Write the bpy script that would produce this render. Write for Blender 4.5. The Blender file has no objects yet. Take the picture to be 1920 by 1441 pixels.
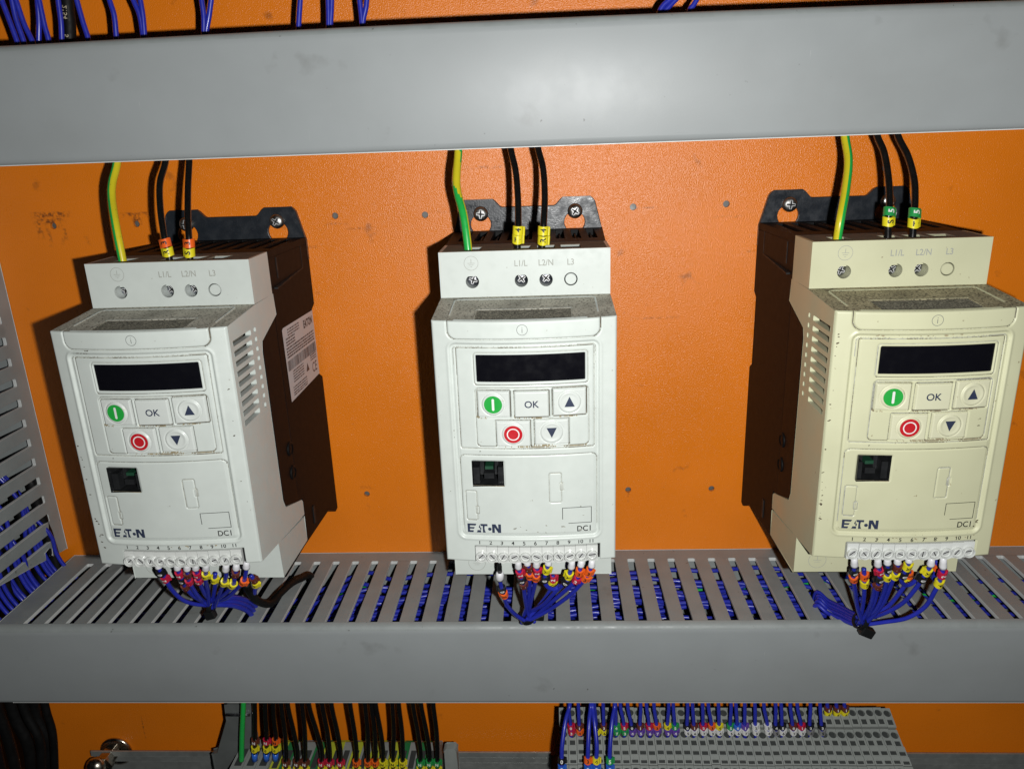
import bpy, bmesh, math, random
import numpy as np
from mathutils import Vector, Matrix
from mathutils.geometry import tessellate_polygon

random.seed(7)
S = 0.001                      # everything below is written in millimetres
SC = bpy.context.scene
COL = SC.collection

# ---------------------------------------------------------------- camera
cam_d = bpy.data.cameras.new('camera')
cam = bpy.data.objects.new('camera', cam_d)
COL.objects.link(cam)
_p, _y, _r = -0.308465904, 0.0529593627, 0.0368202647
RM = Matrix.Rotation(_y, 3, 'Z') @ Matrix.Rotation(_p, 3, 'X') @ Matrix.Rotation(_r, 3, 'Y')
ax_r, ax_f, ax_u = RM.col[0], RM.col[1], RM.col[2]
MW = Matrix((ax_r, ax_u, -ax_f)).transposed().to_4x4()
MW.translation = Vector((11.4142, -452.2269, 74.4596)) * S
cam.matrix_world = MW
cam_d.sensor_fit = 'HORIZONTAL'
cam_d.sensor_width = 36.0
cam_d.lens = 1440.0 / 1920.0 * 36.0
cam_d.clip_start = 0.01
cam_d.clip_end = 20.0
SC.camera = cam

# ---------------------------------------------------------------- dark cabinet around, the phone's flash as the only lamp
W = bpy.data.worlds.new('World')
SC.world = W
W.use_nodes = True
W.node_tree.nodes['Background'].inputs[0].default_value = (0.85, 0.93, 1.0, 1)
W.node_tree.nodes['Background'].inputs[1].default_value = 0.004
ld = bpy.data.lights.new('flash_lamp', 'POINT')
ld.energy = 6.6
ld.shadow_soft_size = 0.0035
ld.color = (1.0, 1.0, 0.985)
lo = bpy.data.objects.new('flash_lamp', ld)
lo.location = Vector((39, -450, 60)) * S
COL.objects.link(lo)
SC.view_settings.view_transform = 'Standard'
SC.view_settings.look = 'None'
SC.view_settings.exposure = 0.0
SC.view_settings.gamma = 1.0
SC.view_settings.use_curve_mapping = False
SC.render.engine = 'CYCLES'
SC.cycles.max_bounces = 6
SC.cycles.diffuse_bounces = 1

PATHS = {
 'gyL': [(-207.6,-52.0,71.5),(-208.4,-59.2,60.6),(-207.3,-64.4,52.7),(-202.8,-73.3,39.5),(-200.6,-77.0,22.3)],
 'b1L': [(-182.1,-52.0,71.4),(-183.4,-59.9,59.8),(-181.5,-67.7,48.2),(-178.4,-74.8,38.2),(-177.1,-77.0,31.6,'orange','3'),(-176.7,-77.0,27.4,'yellow','R'),(-176.6,-77.0,23.4)],
 'b2L': [(-169.9,-52.0,71.5),(-168.6,-61.5,57.3),(-167.0,-69.8,45.1),(-165.5,-75.2,37.3),(-165.3,-77.0,31.1,'orange','3'),(-165.9,-77.0,26.8,'yellow','S'),(-166.1,-77.0,23.1)],
 'gyC': [(-32.2,-52.0,71.4),(-33.0,-60.9,57.9),(-32.3,-66.0,50.4),(-29.0,-73.4,39.3),(-27.3,-77.0,22.5)],
 'b1C': [(-6.2,-52.0,71.5),(-3.7,-59.8,59.7),(-2.7,-68.1,47.5),(-2.6,-74.7,37.9),(-2.8,-77.0,32.3,'yellow','4'),(-3.2,-77.0,28.5,'yellow','T'),(-3.3,-77.0,23.1)],
 'b2C': [(7.3,-52.0,71.6),(9.8,-59.3,60.5),(10.4,-67.7,48.3),(9.8,-75.2,37.5),(9.3,-77.0,31.9,'yellow','4'),(9.1,-77.0,27.6,'yellow','R'),(8.5,-77.0,23.5)],
 'gyR': [(157.0,-52.0,71.8),(156.9,-60.4,59.1),(153.7,-69.1,46.3),(149.7,-77.0,33.9),(149.0,-77.0,23.4)],
 'b1R': [(172.0,-52.0,72.0),(174.1,-58.5,62.1),(174.3,-65.8,51.1),(173.1,-72.9,40.9),(171.9,-76.6,35.6,'green','5'),(171.8,-77.0,31.5,'yellow','S'),(172.5,-77.0,23.5)],
 'b2R': [(181.7,-52.0,71.7),(185.0,-59.7,60.1),(186.1,-66.5,49.9),(185.0,-72.3,41.7),(183.4,-77.0,34.8,'green','5'),(183.6,-77.0,30.4,'yellow','T'),(183.9,-77.0,23.6)],
 'C3': [(-15.8,-119.0,-123.2),(-15.9,-116.6,-130.6),(-16.3,-114.1,-136.4),(-15.7,-110.7,-143.9,'black','0'),(-14.9,-108.3,-148.5,'orange','3'),(-14.1,-103.5,-158.1),(-10.0,-97.1,-168.7),(-4.0,-91.0,-174.6)],
 'C4': [(-6.5,-119.0,-122.7),(-6.5,-117.0,-128.0),(-5.9,-115.2,-131.9,'red','2'),(-5.4,-112.4,-137.3,'black','0'),(-4.8,-109.8,-142.0,'brown','1'),(-4.5,-103.4,-153.4),(-3.9,-96.2,-165.7),(-4.0,-91.0,-174.6)],
 'C5': [(-2.2,-117.0,-123.9),(-2.0,-116.2,-126.4),(-1.4,-115.1,-129.2,'brown','1'),(-1.2,-112.6,-134.7,'orange','3'),(-1.4,-110.4,-139.2),(-2.7,-100.6,-157.5),(-4.0,-91.0,-174.6)],
 'C6': [(2.6,-119.0,-122.7),(2.5,-117.6,-126.9),(2.7,-116.1,-130.2,'red','2'),(2.0,-113.5,-135.4,'orange','3'),(1.2,-110.0,-141.9),(-2.0,-98.9,-161.3),(-4.0,-91.0,-174.6)],
 'C7': [(8.7,-119.0,-122.8),(8.3,-118.5,-125.2),(7.5,-117.4,-128.8,'yellow','Y'),(6.3,-115.3,-135.0,'black','0'),(7.2,-113.1,-140.7),(10.4,-110.8,-144.3),(13.2,-108.9,-144.3),(14.0,-108.0,-143.6)],
 'C8': [(10.3,-100.0,-142.9),(10.5,-99.8,-144.6,'red','2'),(9.9,-99.2,-147.9,'yellow','N'),(7.8,-97.5,-155.4),(1.8,-94.2,-166.1),(-4.0,-91.0,-174.6)],
 'C9': [(20.1,-119.0,-122.9),(19.6,-117.6,-127.9),(18.5,-115.6,-133.1,'yellow','Y'),(17.2,-113.4,-138.1,'black','0'),(11.8,-108.0,-147.3),(4.3,-99.8,-161.0),(-4.0,-91.0,-174.6)],
 'C10': [(24.6,-119.0,-123.0),(24.3,-118.2,-126.4),(23.6,-116.8,-130.5,'orange','3'),(22.3,-114.7,-136.1,'red','2'),(16.7,-109.7,-145.7),(5.9,-99.7,-162.5),(-4.0,-91.0,-174.6)],
 'C11': [(29.8,-119.0,-123.0),(29.6,-118.2,-126.8),(28.5,-117.2,-130.1,'orange','3'),(27.0,-115.5,-134.7,'orange','3'),(19.9,-109.4,-147.8),(8.2,-100.0,-163.6),(-4.0,-91.0,-174.6)],
 'L3': [(-188.2,-119.0,-122.9),(-188.3,-118.5,-125.0),(-188.4,-117.3,-128.5,'black','0'),(-188.0,-115.2,-133.2,'red','2'),(-188.5,-111.3,-141.7),(-187.3,-105.4,-152.0),(-184.5,-99.8,-158.7),(-178.9,-91.0,-165.3)],
 'L5': [(-178.6,-119.0,-123.0),(-179.1,-117.8,-126.4),(-179.6,-116.0,-130.3,'red','2'),(-180.2,-113.3,-135.4,'black','0'),(-181.3,-109.8,-141.8,'brown','1'),(-181.6,-103.5,-151.3),(-180.5,-97.0,-159.2),(-178.9,-91.0,-165.3)],
 'L6': [(-172.2,-121.0,-121.9),(-173.4,-119.4,-125.9),(-174.6,-117.3,-129.9,'brown','1'),(-176.6,-113.6,-136.2,'red','1'),(-178.1,-108.7,-143.8),(-179.6,-100.8,-154.7),(-178.9,-91.0,-165.3)],
 'L7': [(-168.7,-119.0,-123.1),(-170.0,-117.4,-126.8),(-170.9,-115.0,-131.0,'red','2'),(-172.7,-111.2,-137.1,'red','2'),(-174.8,-105.6,-145.5),(-176.9,-98.4,-155.3),(-178.9,-91.0,-165.3)],
 'L8': [(-163.5,-119.0,-123.2),(-165.0,-117.0,-127.4),(-167.0,-114.2,-132.2,'yellow','4'),(-170.0,-109.8,-139.0),(-174.1,-101.7,-150.5),(-178.9,-91.0,-165.3)],
 'L9': [(-167.1,-104.0,-137.5),(-168.7,-102.5,-141.9,'yellow','Y'),(-170.6,-100.0,-147.7),(-175.1,-95.2,-157.5),(-178.9,-91.0,-165.3)],
 'L10': [(-153.1,-119.0,-123.3),(-155.1,-116.7,-128.3),(-156.4,-114.3,-132.5),(-160.0,-110.1,-139.2,'yellow','Y'),(-167.8,-101.7,-151.3),(-178.9,-91.0,-165.3)],
 'L11': [(-147.9,-119.0,-123.3),(-149.0,-117.7,-126.8),(-150.4,-116.0,-130.3,'brown','1'),(-152.5,-113.7,-134.5),(-155.6,-110.2,-140.5,'yellow','4'),(-165.5,-102.0,-151.8),(-178.9,-91.0,-165.3)],
 'L12': [(-142.6,-119.0,-122.1),(-143.7,-117.6,-126.3),(-145.3,-115.8,-130.5),(-148.6,-112.5,-137.2,'orange','3'),(-153.7,-108.8,-142.9),(-165.0,-100.6,-154.7),(-178.9,-91.0,-165.3)],
 'Lout1': [(-178.9,-91.0,-165.3),(-174.2,-86.2,-166.8),(-170.2,-78.7,-171.8),(-167.4,-67.0,-185.0)],
 'Lout2': [(-177.9,-93.0,-163.9),(-173.5,-86.8,-164.3),(-170.1,-78.0,-169.4),(-167.7,-62.7,-185.0)],
 'Lout3': [(-178.4,-92.0,-164.6),(-173.7,-87.6,-167.6),(-170.1,-81.0,-173.0),(-167.2,-70.8,-185.0)],
 'Lblk': [(-154.2,-98.0,-147.8),(-154.7,-95.1,-154.0),(-154.4,-86.6,-165.9),(-151.9,-77.6,-173.7),(-150.3,-66.0,-174.9),(-148.4,-51.2,-177.1),(-145.9,-39.3,-180.8),(-143.7,-30.1,-185.0)],
 'L13': [(-147.5,-106.0,-137.7),(-146.8,-104.4,-141.0,'brown','1'),(-147.1,-102.1,-145.0,'yellow','4'),(-149.7,-98.7,-150.7),(-151.3,-96.0,-155.1)],
 'R1': [(155.6,-119.0,-123.2),(156.8,-117.3,-128.3),(157.5,-115.5,-132.4,'black','0'),(158.9,-112.8,-137.9,'orange','3'),(162.6,-107.6,-147.9),(168.2,-99.5,-162.7),(174.9,-91.0,-177.7)],
 'R2': [(167.5,-104.0,-137.9),(168.4,-103.0,-142.9,'orange','3'),(169.5,-101.5,-148.2,'yellow','U'),(171.5,-98.6,-157.0),(173.2,-94.8,-167.5),(174.9,-91.0,-177.7)],
 'R3': [(166.7,-119.0,-123.3),(167.9,-117.4,-128.3),(169.8,-115.7,-132.3,'red','2'),(171.4,-113.1,-138.1,'black','0'),(172.4,-110.3,-143.8,'brown','1'),(174.7,-104.4,-155.4),(176.1,-96.9,-169.1),(174.9,-91.0,-177.7)],
 'R3b': [(170.1,-110.0,-143.4),(171.7,-108.6,-147.4),(173.6,-103.2,-158.1),(174.8,-96.3,-169.8),(174.9,-91.0,-177.7)],
 'R4': [(171.2,-119.0,-123.3),(172.0,-118.1,-126.8),(172.9,-116.8,-130.2,'black','0'),(174.3,-114.3,-136.2,'yellow','4'),(176.7,-108.3,-149.2),(177.6,-99.2,-166.2),(174.9,-91.0,-177.7)],
 'R5': [(176.0,-119.0,-123.4),(176.7,-118.2,-126.5),(177.2,-117.3,-129.4,'brown','1'),(177.7,-115.1,-134.9,'yellow','4'),(178.0,-112.3,-141.1),(179.1,-104.5,-157.2),(178.2,-97.4,-170.1),(174.9,-91.0,-177.7)],
 'R6': [(181.4,-119.0,-123.4),(181.7,-118.6,-125.4),(181.7,-117.6,-128.6,'yellow','Y'),(181.6,-115.4,-134.4,'black','0'),(181.8,-113.7,-138.8),(184.9,-111.8,-142.7),(188.7,-109.8,-143.4),(191.5,-108.0,-142.7)],
 'R7': [(190.6,-102.0,-139.7),(191.2,-101.6,-143.0,'orange','3'),(191.3,-101.1,-146.4,'yellow','4'),(189.6,-99.6,-153.6),(184.5,-95.9,-166.9),(174.9,-91.0,-177.7)],
 'R8': [(192.0,-119.0,-123.6),(192.4,-118.1,-127.9),(191.8,-116.8,-131.9,'yellow','Y'),(191.0,-115.0,-136.8,'black','0'),(190.3,-112.2,-144.0),(187.6,-106.3,-156.8),(182.0,-99.1,-168.0),(174.9,-91.0,-177.7)],
 'R9': [(197.4,-119.0,-123.0),(198.6,-117.8,-129.6),(199.0,-116.9,-133.4,'red','2'),(199.1,-115.2,-139.5,'yellow','4'),(198.8,-113.2,-145.9),(197.4,-109.3,-157.0),(192.0,-104.0,-167.2),(183.4,-97.4,-174.3),(174.9,-91.0,-177.7)],
 'R9b': [(202.9,-104.0,-133.7),(203.4,-103.5,-137.6,'orange','3'),(203.6,-102.9,-141.4),(203.5,-102.0,-145.6)],
 'Rout0': [(163.8,-59.3,-185.0),(167.4,-64.4,-186.9),(171.1,-72.9,-185.1),(174.0,-83.8,-181.7),(175.3,-90.0,-178.4)],
 'Rout1': [(164.3,-56.5,-185.0),(168.1,-62.2,-186.5),(171.6,-71.2,-184.2),(174.2,-83.1,-180.5),(175.1,-90.5,-178.1)],
 'Rout2': [(162.0,-61.9,-185.0),(166.4,-67.2,-186.6),(170.3,-75.1,-184.9),(173.5,-85.4,-182.0),(174.9,-91.0,-177.7)],
 'Rout3': [(164.6,-52.7,-185.0),(169.0,-59.5,-185.9),(172.2,-69.2,-183.4),(174.5,-81.8,-179.4),(174.6,-91.5,-177.4)],
 'Rout4': [(159.9,-65.7,-185.0),(165.1,-70.9,-186.6),(169.3,-77.9,-185.4),(173.1,-86.6,-182.8),(174.4,-92.0,-177.0)],
 'BT0': [(-186.2,-42.0,-261.2),(-188.8,-42.0,-282.4),(-190.9,-42.0,-297.6),(-191.7,-42.0,-303.3,'brown','N'),(-192.6,-42.0,-309.5,'yellow','4'),(-193.4,-42.0,-315.3),(-194.0,-42.0,-319.4)],
 'BT1': [(-179.1,-42.0,-261.2),(-181.6,-42.0,-282.4),(-182.9,-42.0,-297.6),(-183.7,-42.0,-303.3,'red','N'),(-184.5,-42.0,-309.5,'yellow','4'),(-185.3,-42.0,-315.3),(-185.9,-42.0,-319.3)],
 'BT2': [(-173.8,-42.0,-261.2),(-176.2,-42.0,-282.4),(-176.8,-42.0,-297.6),(-177.5,-42.0,-303.3,'orange','N'),(-178.3,-42.0,-309.5,'yellow','4'),(-179.1,-42.0,-315.3),(-179.6,-42.0,-319.3)],
 'BB0': [(-167.4,-46.0,-257.9),(-168.3,-46.0,-272.6),(-168.6,-46.0,-291.8),(-169.8,-46.0,-307.0),(-171.1,-46.0,-317.2,'brown','N'),(-171.8,-46.0,-323.0,'yellow','4'),(-172.7,-46.0,-329.8)],
 'BB1': [(-163.2,-46.0,-257.9),(-164.0,-46.0,-272.6),(-162.7,-46.0,-291.8),(-162.2,-46.0,-307.0),(-163.5,-46.0,-317.2,'brown','N'),(-164.2,-46.0,-323.0,'yellow','4'),(-165.0,-46.0,-329.7)],
 'BB2': [(-153.8,-46.0,-258.0),(-154.5,-46.0,-272.6),(-155.2,-46.0,-291.7),(-156.8,-46.0,-307.0),(-158.0,-46.0,-317.1,'brown','N'),(-158.7,-46.0,-322.9,'yellow','4'),(-159.5,-46.0,-329.7)],
 'BB3': [(-149.2,-46.0,-258.0),(-149.9,-46.0,-272.6),(-147.3,-46.0,-291.7),(-145.6,-46.0,-306.9),(-146.8,-46.0,-317.1,'red','N'),(-147.4,-46.0,-322.9,'yellow','4'),(-148.2,-46.0,-329.6)],
 'BB4': [(-140.5,-46.0,-258.0),(-141.1,-46.0,-272.6),(-140.2,-46.0,-291.7),(-140.3,-46.0,-306.9),(-141.4,-46.0,-317.1,'red','N'),(-142.0,-46.0,-322.9,'yellow','4'),(-142.7,-46.0,-329.6)],
 'BB5': [(-134.6,-46.0,-258.0),(-135.1,-46.0,-272.6),(-133.6,-46.0,-291.7),(-133.1,-46.0,-306.9),(-134.1,-46.0,-317.0,'red','N'),(-134.7,-46.0,-322.8,'yellow','4'),(-135.4,-46.0,-329.5)],
 'BB6': [(-122.4,-46.0,-258.0),(-122.8,-46.0,-272.6),(-122.1,-46.0,-291.7),(-122.3,-46.0,-306.8),(-123.3,-46.0,-317.0,'orange','N'),(-123.9,-46.0,-322.8,'yellow','4'),(-124.5,-46.0,-329.5)],
 'BB7': [(-112.7,-46.0,-258.0),(-113.0,-46.0,-272.5),(-113.2,-46.0,-291.6),(-114.5,-46.0,-306.8),(-115.4,-46.0,-316.9,'orange','N'),(-115.9,-46.0,-322.7,'yellow','4'),(-116.6,-46.0,-329.4)],
 'BB8': [(-108.5,-46.0,-258.0),(-108.8,-46.0,-272.5),(-108.6,-46.0,-291.6),(-109.5,-46.0,-306.8),(-110.4,-46.0,-316.9,'orange','N'),(-110.9,-46.0,-322.7,'yellow','4'),(-111.5,-46.0,-329.4)],
 'BB9': [(-105.8,-46.0,-258.0),(-106.0,-46.0,-272.5),(-104.7,-46.0,-291.6),(-104.5,-46.0,-306.8),(-105.4,-46.0,-316.9,'yellow','N'),(-105.9,-46.0,-322.6,'yellow','4'),(-106.4,-46.0,-329.4)],
 'BB10': [(-95.0,-46.0,-258.0),(-95.2,-46.0,-272.5),(-95.9,-46.0,-291.6),(-97.7,-46.0,-306.7),(-98.5,-46.0,-316.8,'yellow','N'),(-99.0,-46.0,-322.6,'yellow','4'),(-99.6,-46.0,-329.3)],
 'BB11': [(-90.9,-46.0,-258.0),(-91.0,-46.0,-272.5),(-90.6,-46.0,-291.6),(-91.3,-46.0,-306.7),(-92.1,-46.0,-316.8,'yellow','N'),(-92.6,-46.0,-322.6,'yellow','4'),(-93.1,-46.0,-329.3)],
 'BB12': [(-81.6,-46.0,-258.0),(-81.6,-46.0,-272.5),(-80.1,-46.0,-291.6),(-79.6,-46.0,-306.7),(-80.3,-46.0,-316.8,'green','N'),(-80.7,-46.0,-322.5,'yellow','4'),(-81.2,-46.0,-329.2)],
 'BB13': [(-76.4,-46.0,-258.0),(-76.4,-46.0,-272.5),(-74.5,-46.0,-291.5),(-73.6,-46.0,-306.6),(-74.2,-46.0,-316.7,'green','N'),(-74.6,-46.0,-322.5,'yellow','4'),(-75.1,-46.0,-329.2)],
 'BB14': [(-68.5,-46.0,-258.0),(-68.5,-46.0,-272.5),(-67.8,-46.0,-291.5),(-68.2,-46.0,-306.6),(-68.9,-46.0,-316.7,'green','N'),(-69.3,-46.0,-322.4,'yellow','4'),(-69.7,-46.0,-329.1)],
 'BG': [(-192.3,-44.0,-259.6),(-195.1,-44.0,-276.4),(-198.3,-44.0,-293.7),(-201.2,-44.0,-311.3),(-202.2,-44.0,-317.9)],
 'TW0': [(-260.2,-42.0,168.3),(-256.8,-42.0,149.2),(-255.0,-42.0,139.5),(-253.4,-42.0,130.1),(-252.9,-42.0,123.9)],
 'TW1': [(-252.0,-42.0,165.6),(-251.6,-42.0,149.0),(-251.5,-42.0,140.5),(-250.0,-42.0,130.5),(-249.5,-42.0,124.2)],
 'TW2': [(-252.4,-42.0,170.2),(-249.5,-42.0,148.9),(-247.9,-42.0,138.0),(-245.6,-42.0,130.3),(-244.9,-42.0,124.1)],
 'TW3': [(-235.9,-42.0,167.2),(-238.6,-42.0,148.5),(-240.0,-42.0,138.9),(-242.0,-42.0,130.4),(-243.4,-42.0,124.2)],
 'TW4': [(-238.3,-42.0,169.6),(-237.8,-42.0,148.4),(-237.6,-42.0,137.5),(-237.0,-42.0,130.4),(-237.2,-42.0,124.3)],
 'TW5': [(-226.6,-42.0,166.8),(-228.1,-42.0,148.0),(-228.8,-42.0,138.4),(-230.1,-42.0,130.4),(-231.1,-42.0,124.3)],
 'TW6': [(-220.5,-42.0,166.5),(-218.7,-42.0,147.6),(-217.7,-42.0,138.0),(-216.6,-42.0,130.4),(-216.5,-42.0,124.2)],
 'TW7': [(-204.2,-42.0,161.2),(-202.2,-42.0,146.9),(-201.2,-42.0,139.7),(-202.0,-42.0,130.5),(-202.6,-42.0,124.4)],
 'TW8': [(-193.9,-42.0,160.7),(-190.2,-42.0,146.4),(-188.3,-42.0,139.2),(-188.3,-42.0,130.4),(-188.6,-42.0,124.3)],
 'TW9': [(-186.9,-42.0,163.9),(-186.7,-42.0,147.5),(-186.7,-42.0,139.1),(-187.5,-42.0,130.4),(-188.2,-42.0,124.3)],
 'TW10': [(-155.8,-42.0,159.1),(-156.0,-42.0,145.0),(-156.1,-42.0,137.9),(-157.1,-42.0,131.1),(-158.1,-42.0,125.1)],
 'TW11': [(-146.9,-42.0,158.7),(-151.2,-42.0,144.8),(-153.4,-42.0,137.7),(-155.8,-42.0,131.1),(-157.4,-42.0,125.1)],
 'TW12': [(-104.3,-42.0,156.9),(-107.0,-42.0,143.0),(-108.4,-42.0,135.9),(-109.3,-42.0,130.7),(-110.2,-42.0,124.6)],
 'TW13': [(-92.8,-42.0,151.8),(-93.3,-42.0,142.4),(-93.6,-42.0,137.7),(-94.1,-42.0,132.5),(-94.8,-42.0,126.5)],
 'TW14': [(-90.0,-42.0,151.6),(-91.5,-42.0,142.3),(-92.2,-42.0,137.6),(-93.1,-42.0,132.4),(-93.9,-42.0,126.4)],
 'TW15': [(-78.2,-42.0,148.8),(-77.8,-42.0,141.8),(-77.7,-42.0,138.2),(-77.6,-42.0,133.0),(-77.9,-42.0,127.0)],
 'TW16': [(-72.5,-42.0,148.6),(-74.2,-42.0,141.6),(-75.0,-42.0,138.1),(-76.8,-42.0,132.9),(-78.1,-42.0,127.0)],
 'TW17': [(77.5,-42.0,139.9),(72.1,-42.0,135.5),(69.3,-42.0,133.3),(67.4,-42.0,130.1),(66.5,-42.0,124.3)],
 'TW18': [(84.9,-42.0,144.2),(77.1,-42.0,137.2),(73.1,-42.0,133.6),(69.7,-42.0,130.0),(68.0,-42.0,124.2)],
 'TW19': [(89.3,-42.0,141.5),(85.5,-42.0,135.7),(83.6,-42.0,132.7),(81.9,-42.0,130.5),(81.2,-42.0,124.6)],
 'TK': [(-222.3,-38.0,169.7),(-225.8,-38.0,148.5),(-226.8,-38.0,138.9),(-228.4,-38.0,130.0),(-229.7,-38.0,124.1)],
 'AR0': [(17.5,-64.0,-241.4),(18.0,-64.0,-257.1),(18.9,-64.0,-265.8),(19.3,-64.0,-271.1,'red','0'),(19.6,-64.0,-275.1,'red','3'),(19.5,-64.0,-278.3),(19.5,-64.0,-281.6)],
 'AR1': [(23.7,-64.0,-241.4),(24.2,-64.0,-257.1),(24.4,-64.0,-265.8),(24.6,-64.0,-271.1,'brown','1'),(24.8,-64.0,-275.1,'orange','4'),(24.8,-64.0,-278.3),(24.8,-64.0,-281.6)],
 'AR2': [(33.4,-64.0,-241.5),(34.0,-64.0,-257.1),(34.7,-64.0,-265.8),(35.0,-64.0,-271.0,'black','2'),(35.4,-64.0,-275.1,'yellow','5'),(35.4,-64.0,-278.3),(35.3,-64.0,-281.6)],
 'AR3': [(38.6,-64.0,-241.5),(39.3,-64.0,-257.1),(39.5,-64.0,-265.8),(39.6,-64.0,-271.0,'brown','3'),(39.9,-64.0,-275.0,'yellow','6'),(40.0,-64.0,-278.3),(40.0,-64.0,-281.5)],
 'AR4': [(46.1,-64.0,-241.5),(46.8,-64.0,-257.1),(47.0,-64.0,-265.8),(47.1,-64.0,-271.0,'green','4'),(47.5,-64.0,-275.0,'green','7'),(47.5,-64.0,-278.3),(47.5,-64.0,-281.5)],
 'AR5': [(49.1,-64.0,-241.5),(49.8,-64.0,-257.1),(51.4,-64.0,-265.8),(52.0,-64.0,-271.0,'red','5'),(52.4,-64.0,-275.0,'green','3'),(52.4,-64.0,-278.2),(52.4,-64.0,-281.5)],
 'AR6': [(53.4,-64.0,-241.5),(54.2,-64.0,-257.1),(55.8,-64.0,-265.8),(56.6,-64.0,-271.0,'black','0'),(57.0,-64.0,-275.0,'violet','4'),(57.0,-64.0,-278.2),(57.0,-64.0,-281.5)],
 'AR7': [(61.1,-64.0,-241.5),(62.0,-64.0,-257.1),(61.8,-64.0,-265.8),(61.8,-64.0,-271.0,'brown','1'),(62.2,-64.0,-275.0,'violet','5'),(62.2,-64.0,-278.2),(62.3,-64.0,-281.5)],
 'AR8': [(64.7,-64.0,-241.5),(65.6,-64.0,-257.1),(66.8,-64.0,-265.8),(67.3,-64.0,-271.0,'red','2'),(67.7,-64.0,-275.0,'violet','6'),(67.8,-64.0,-278.2),(67.8,-64.0,-281.4)],
 'AR9': [(69.1,-64.0,-241.5),(70.1,-64.0,-257.1),(71.3,-64.0,-265.8),(71.9,-64.0,-271.0,'orange','3'),(72.3,-64.0,-275.0,'violet','7'),(72.3,-64.0,-278.2),(72.4,-64.0,-281.4)],
 'AR10': [(77.9,-64.0,-241.5),(78.9,-64.0,-257.1),(78.5,-64.0,-265.8),(78.4,-64.0,-270.9,'yellow','4'),(78.8,-64.0,-275.0,'violet','3'),(78.9,-64.0,-278.2),(78.9,-64.0,-281.4)],
 'AR11': [(80.7,-64.0,-241.5),(81.7,-64.0,-257.1),(82.5,-64.0,-265.8),(82.9,-64.0,-270.9,'green','5'),(83.3,-64.0,-274.9,'violet','4'),(83.4,-64.0,-278.2),(83.5,-64.0,-281.4)],
 'AR12': [(89.1,-64.0,-241.5),(90.3,-64.0,-257.1),(90.3,-64.0,-265.7),(90.3,-64.0,-270.9,'black','0'),(90.8,-64.0,-274.9,'white','5'),(90.9,-64.0,-278.1),(91.0,-64.0,-281.4)],
 'AR13': [(92.1,-64.0,-241.5),(93.3,-64.0,-257.1),(94.1,-64.0,-265.7),(94.5,-64.0,-270.9,'brown','1'),(95.0,-64.0,-274.9,'white','6'),(95.1,-64.0,-278.1),(95.2,-64.0,-281.4)],
 'AR14': [(98.0,-64.0,-241.5),(99.3,-64.0,-257.1),(99.8,-64.0,-265.7),(100.0,-64.0,-270.9,'red','2'),(100.5,-64.0,-274.9,'white','7'),(100.6,-64.0,-278.1),(100.8,-64.0,-281.3)],
 'AR15': [(101.5,-64.0,-241.5),(102.8,-64.0,-257.0),(104.4,-64.0,-265.7),(105.2,-64.0,-270.9,'orange','3'),(105.7,-64.0,-274.9,'white','3'),(105.8,-64.0,-278.1),(106.0,-64.0,-281.3)],
 'AR16': [(107.5,-64.0,-241.5),(108.8,-64.0,-257.0),(109.4,-64.0,-265.7),(109.7,-64.0,-270.9,'yellow','4'),(110.2,-64.0,-274.9,'white','4'),(110.3,-64.0,-278.1),(110.5,-64.0,-281.3)],
 'AR17': [(114.9,-64.0,-241.5),(116.3,-64.0,-257.0),(116.3,-64.0,-265.7),(116.4,-64.0,-270.9,'green','5'),(117.0,-64.0,-274.9,'white','5'),(117.1,-64.0,-278.1),(117.3,-64.0,-281.3)],
 'AR18': [(117.9,-64.0,-241.5),(119.3,-64.0,-257.0),(120.2,-64.0,-265.7),(120.6,-64.0,-270.9,'blue','0'),(121.2,-64.0,-274.8,'white','6'),(121.3,-64.0,-278.1),(121.5,-64.0,-281.3)],
 'AR19': [(123.0,-64.0,-241.6),(124.5,-64.0,-257.0),(124.9,-64.0,-265.7),(125.1,-64.0,-270.8,'violet','1'),(125.7,-64.0,-274.8,'white','7'),(125.8,-64.0,-278.0),(126.0,-64.0,-281.3)],
 'AR20': [(129.0,-64.0,-241.6),(130.6,-64.0,-257.0),(131.2,-64.0,-265.7),(131.5,-64.0,-270.8,'white','2'),(132.1,-64.0,-274.8,'white','3'),(132.3,-64.0,-278.0),(132.5,-64.0,-281.2)],
 'AR21': [(134.4,-64.0,-241.6),(136.0,-64.0,-257.0),(137.9,-64.0,-265.7),(138.9,-64.0,-270.8,'white','3'),(139.5,-64.0,-274.8,'white','4'),(139.7,-64.0,-278.0),(139.9,-64.0,-281.2)],
 'AR22': [(141.3,-64.0,-241.6),(142.9,-64.0,-257.0),(143.4,-64.0,-265.7),(143.7,-64.0,-270.8,'black','4'),(144.3,-64.0,-274.8,'grey','5'),(144.5,-64.0,-278.0),(144.7,-64.0,-281.2)],
 'AR23': [(144.5,-64.0,-241.6),(146.2,-64.0,-257.0),(147.1,-64.0,-265.7),(147.5,-64.0,-270.8,'black','5'),(148.1,-64.0,-274.8,'white','6'),(148.3,-64.0,-278.0),(148.6,-64.0,-281.2)],
 'AR24': [(149.9,-64.0,-241.6),(151.6,-64.0,-257.0),(153.1,-64.0,-265.6),(153.9,-64.0,-270.8,'brown','0'),(154.5,-64.0,-274.8,'white','7'),(154.8,-64.0,-278.0),(155.0,-64.0,-281.2)],
 'AR25': [(154.0,-64.0,-241.6),(155.8,-64.0,-257.0),(158.0,-64.0,-265.6),(159.0,-64.0,-270.8,'red','1'),(159.6,-64.0,-274.7,'white','3'),(159.9,-64.0,-277.9),(160.1,-64.0,-281.1)],
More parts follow.
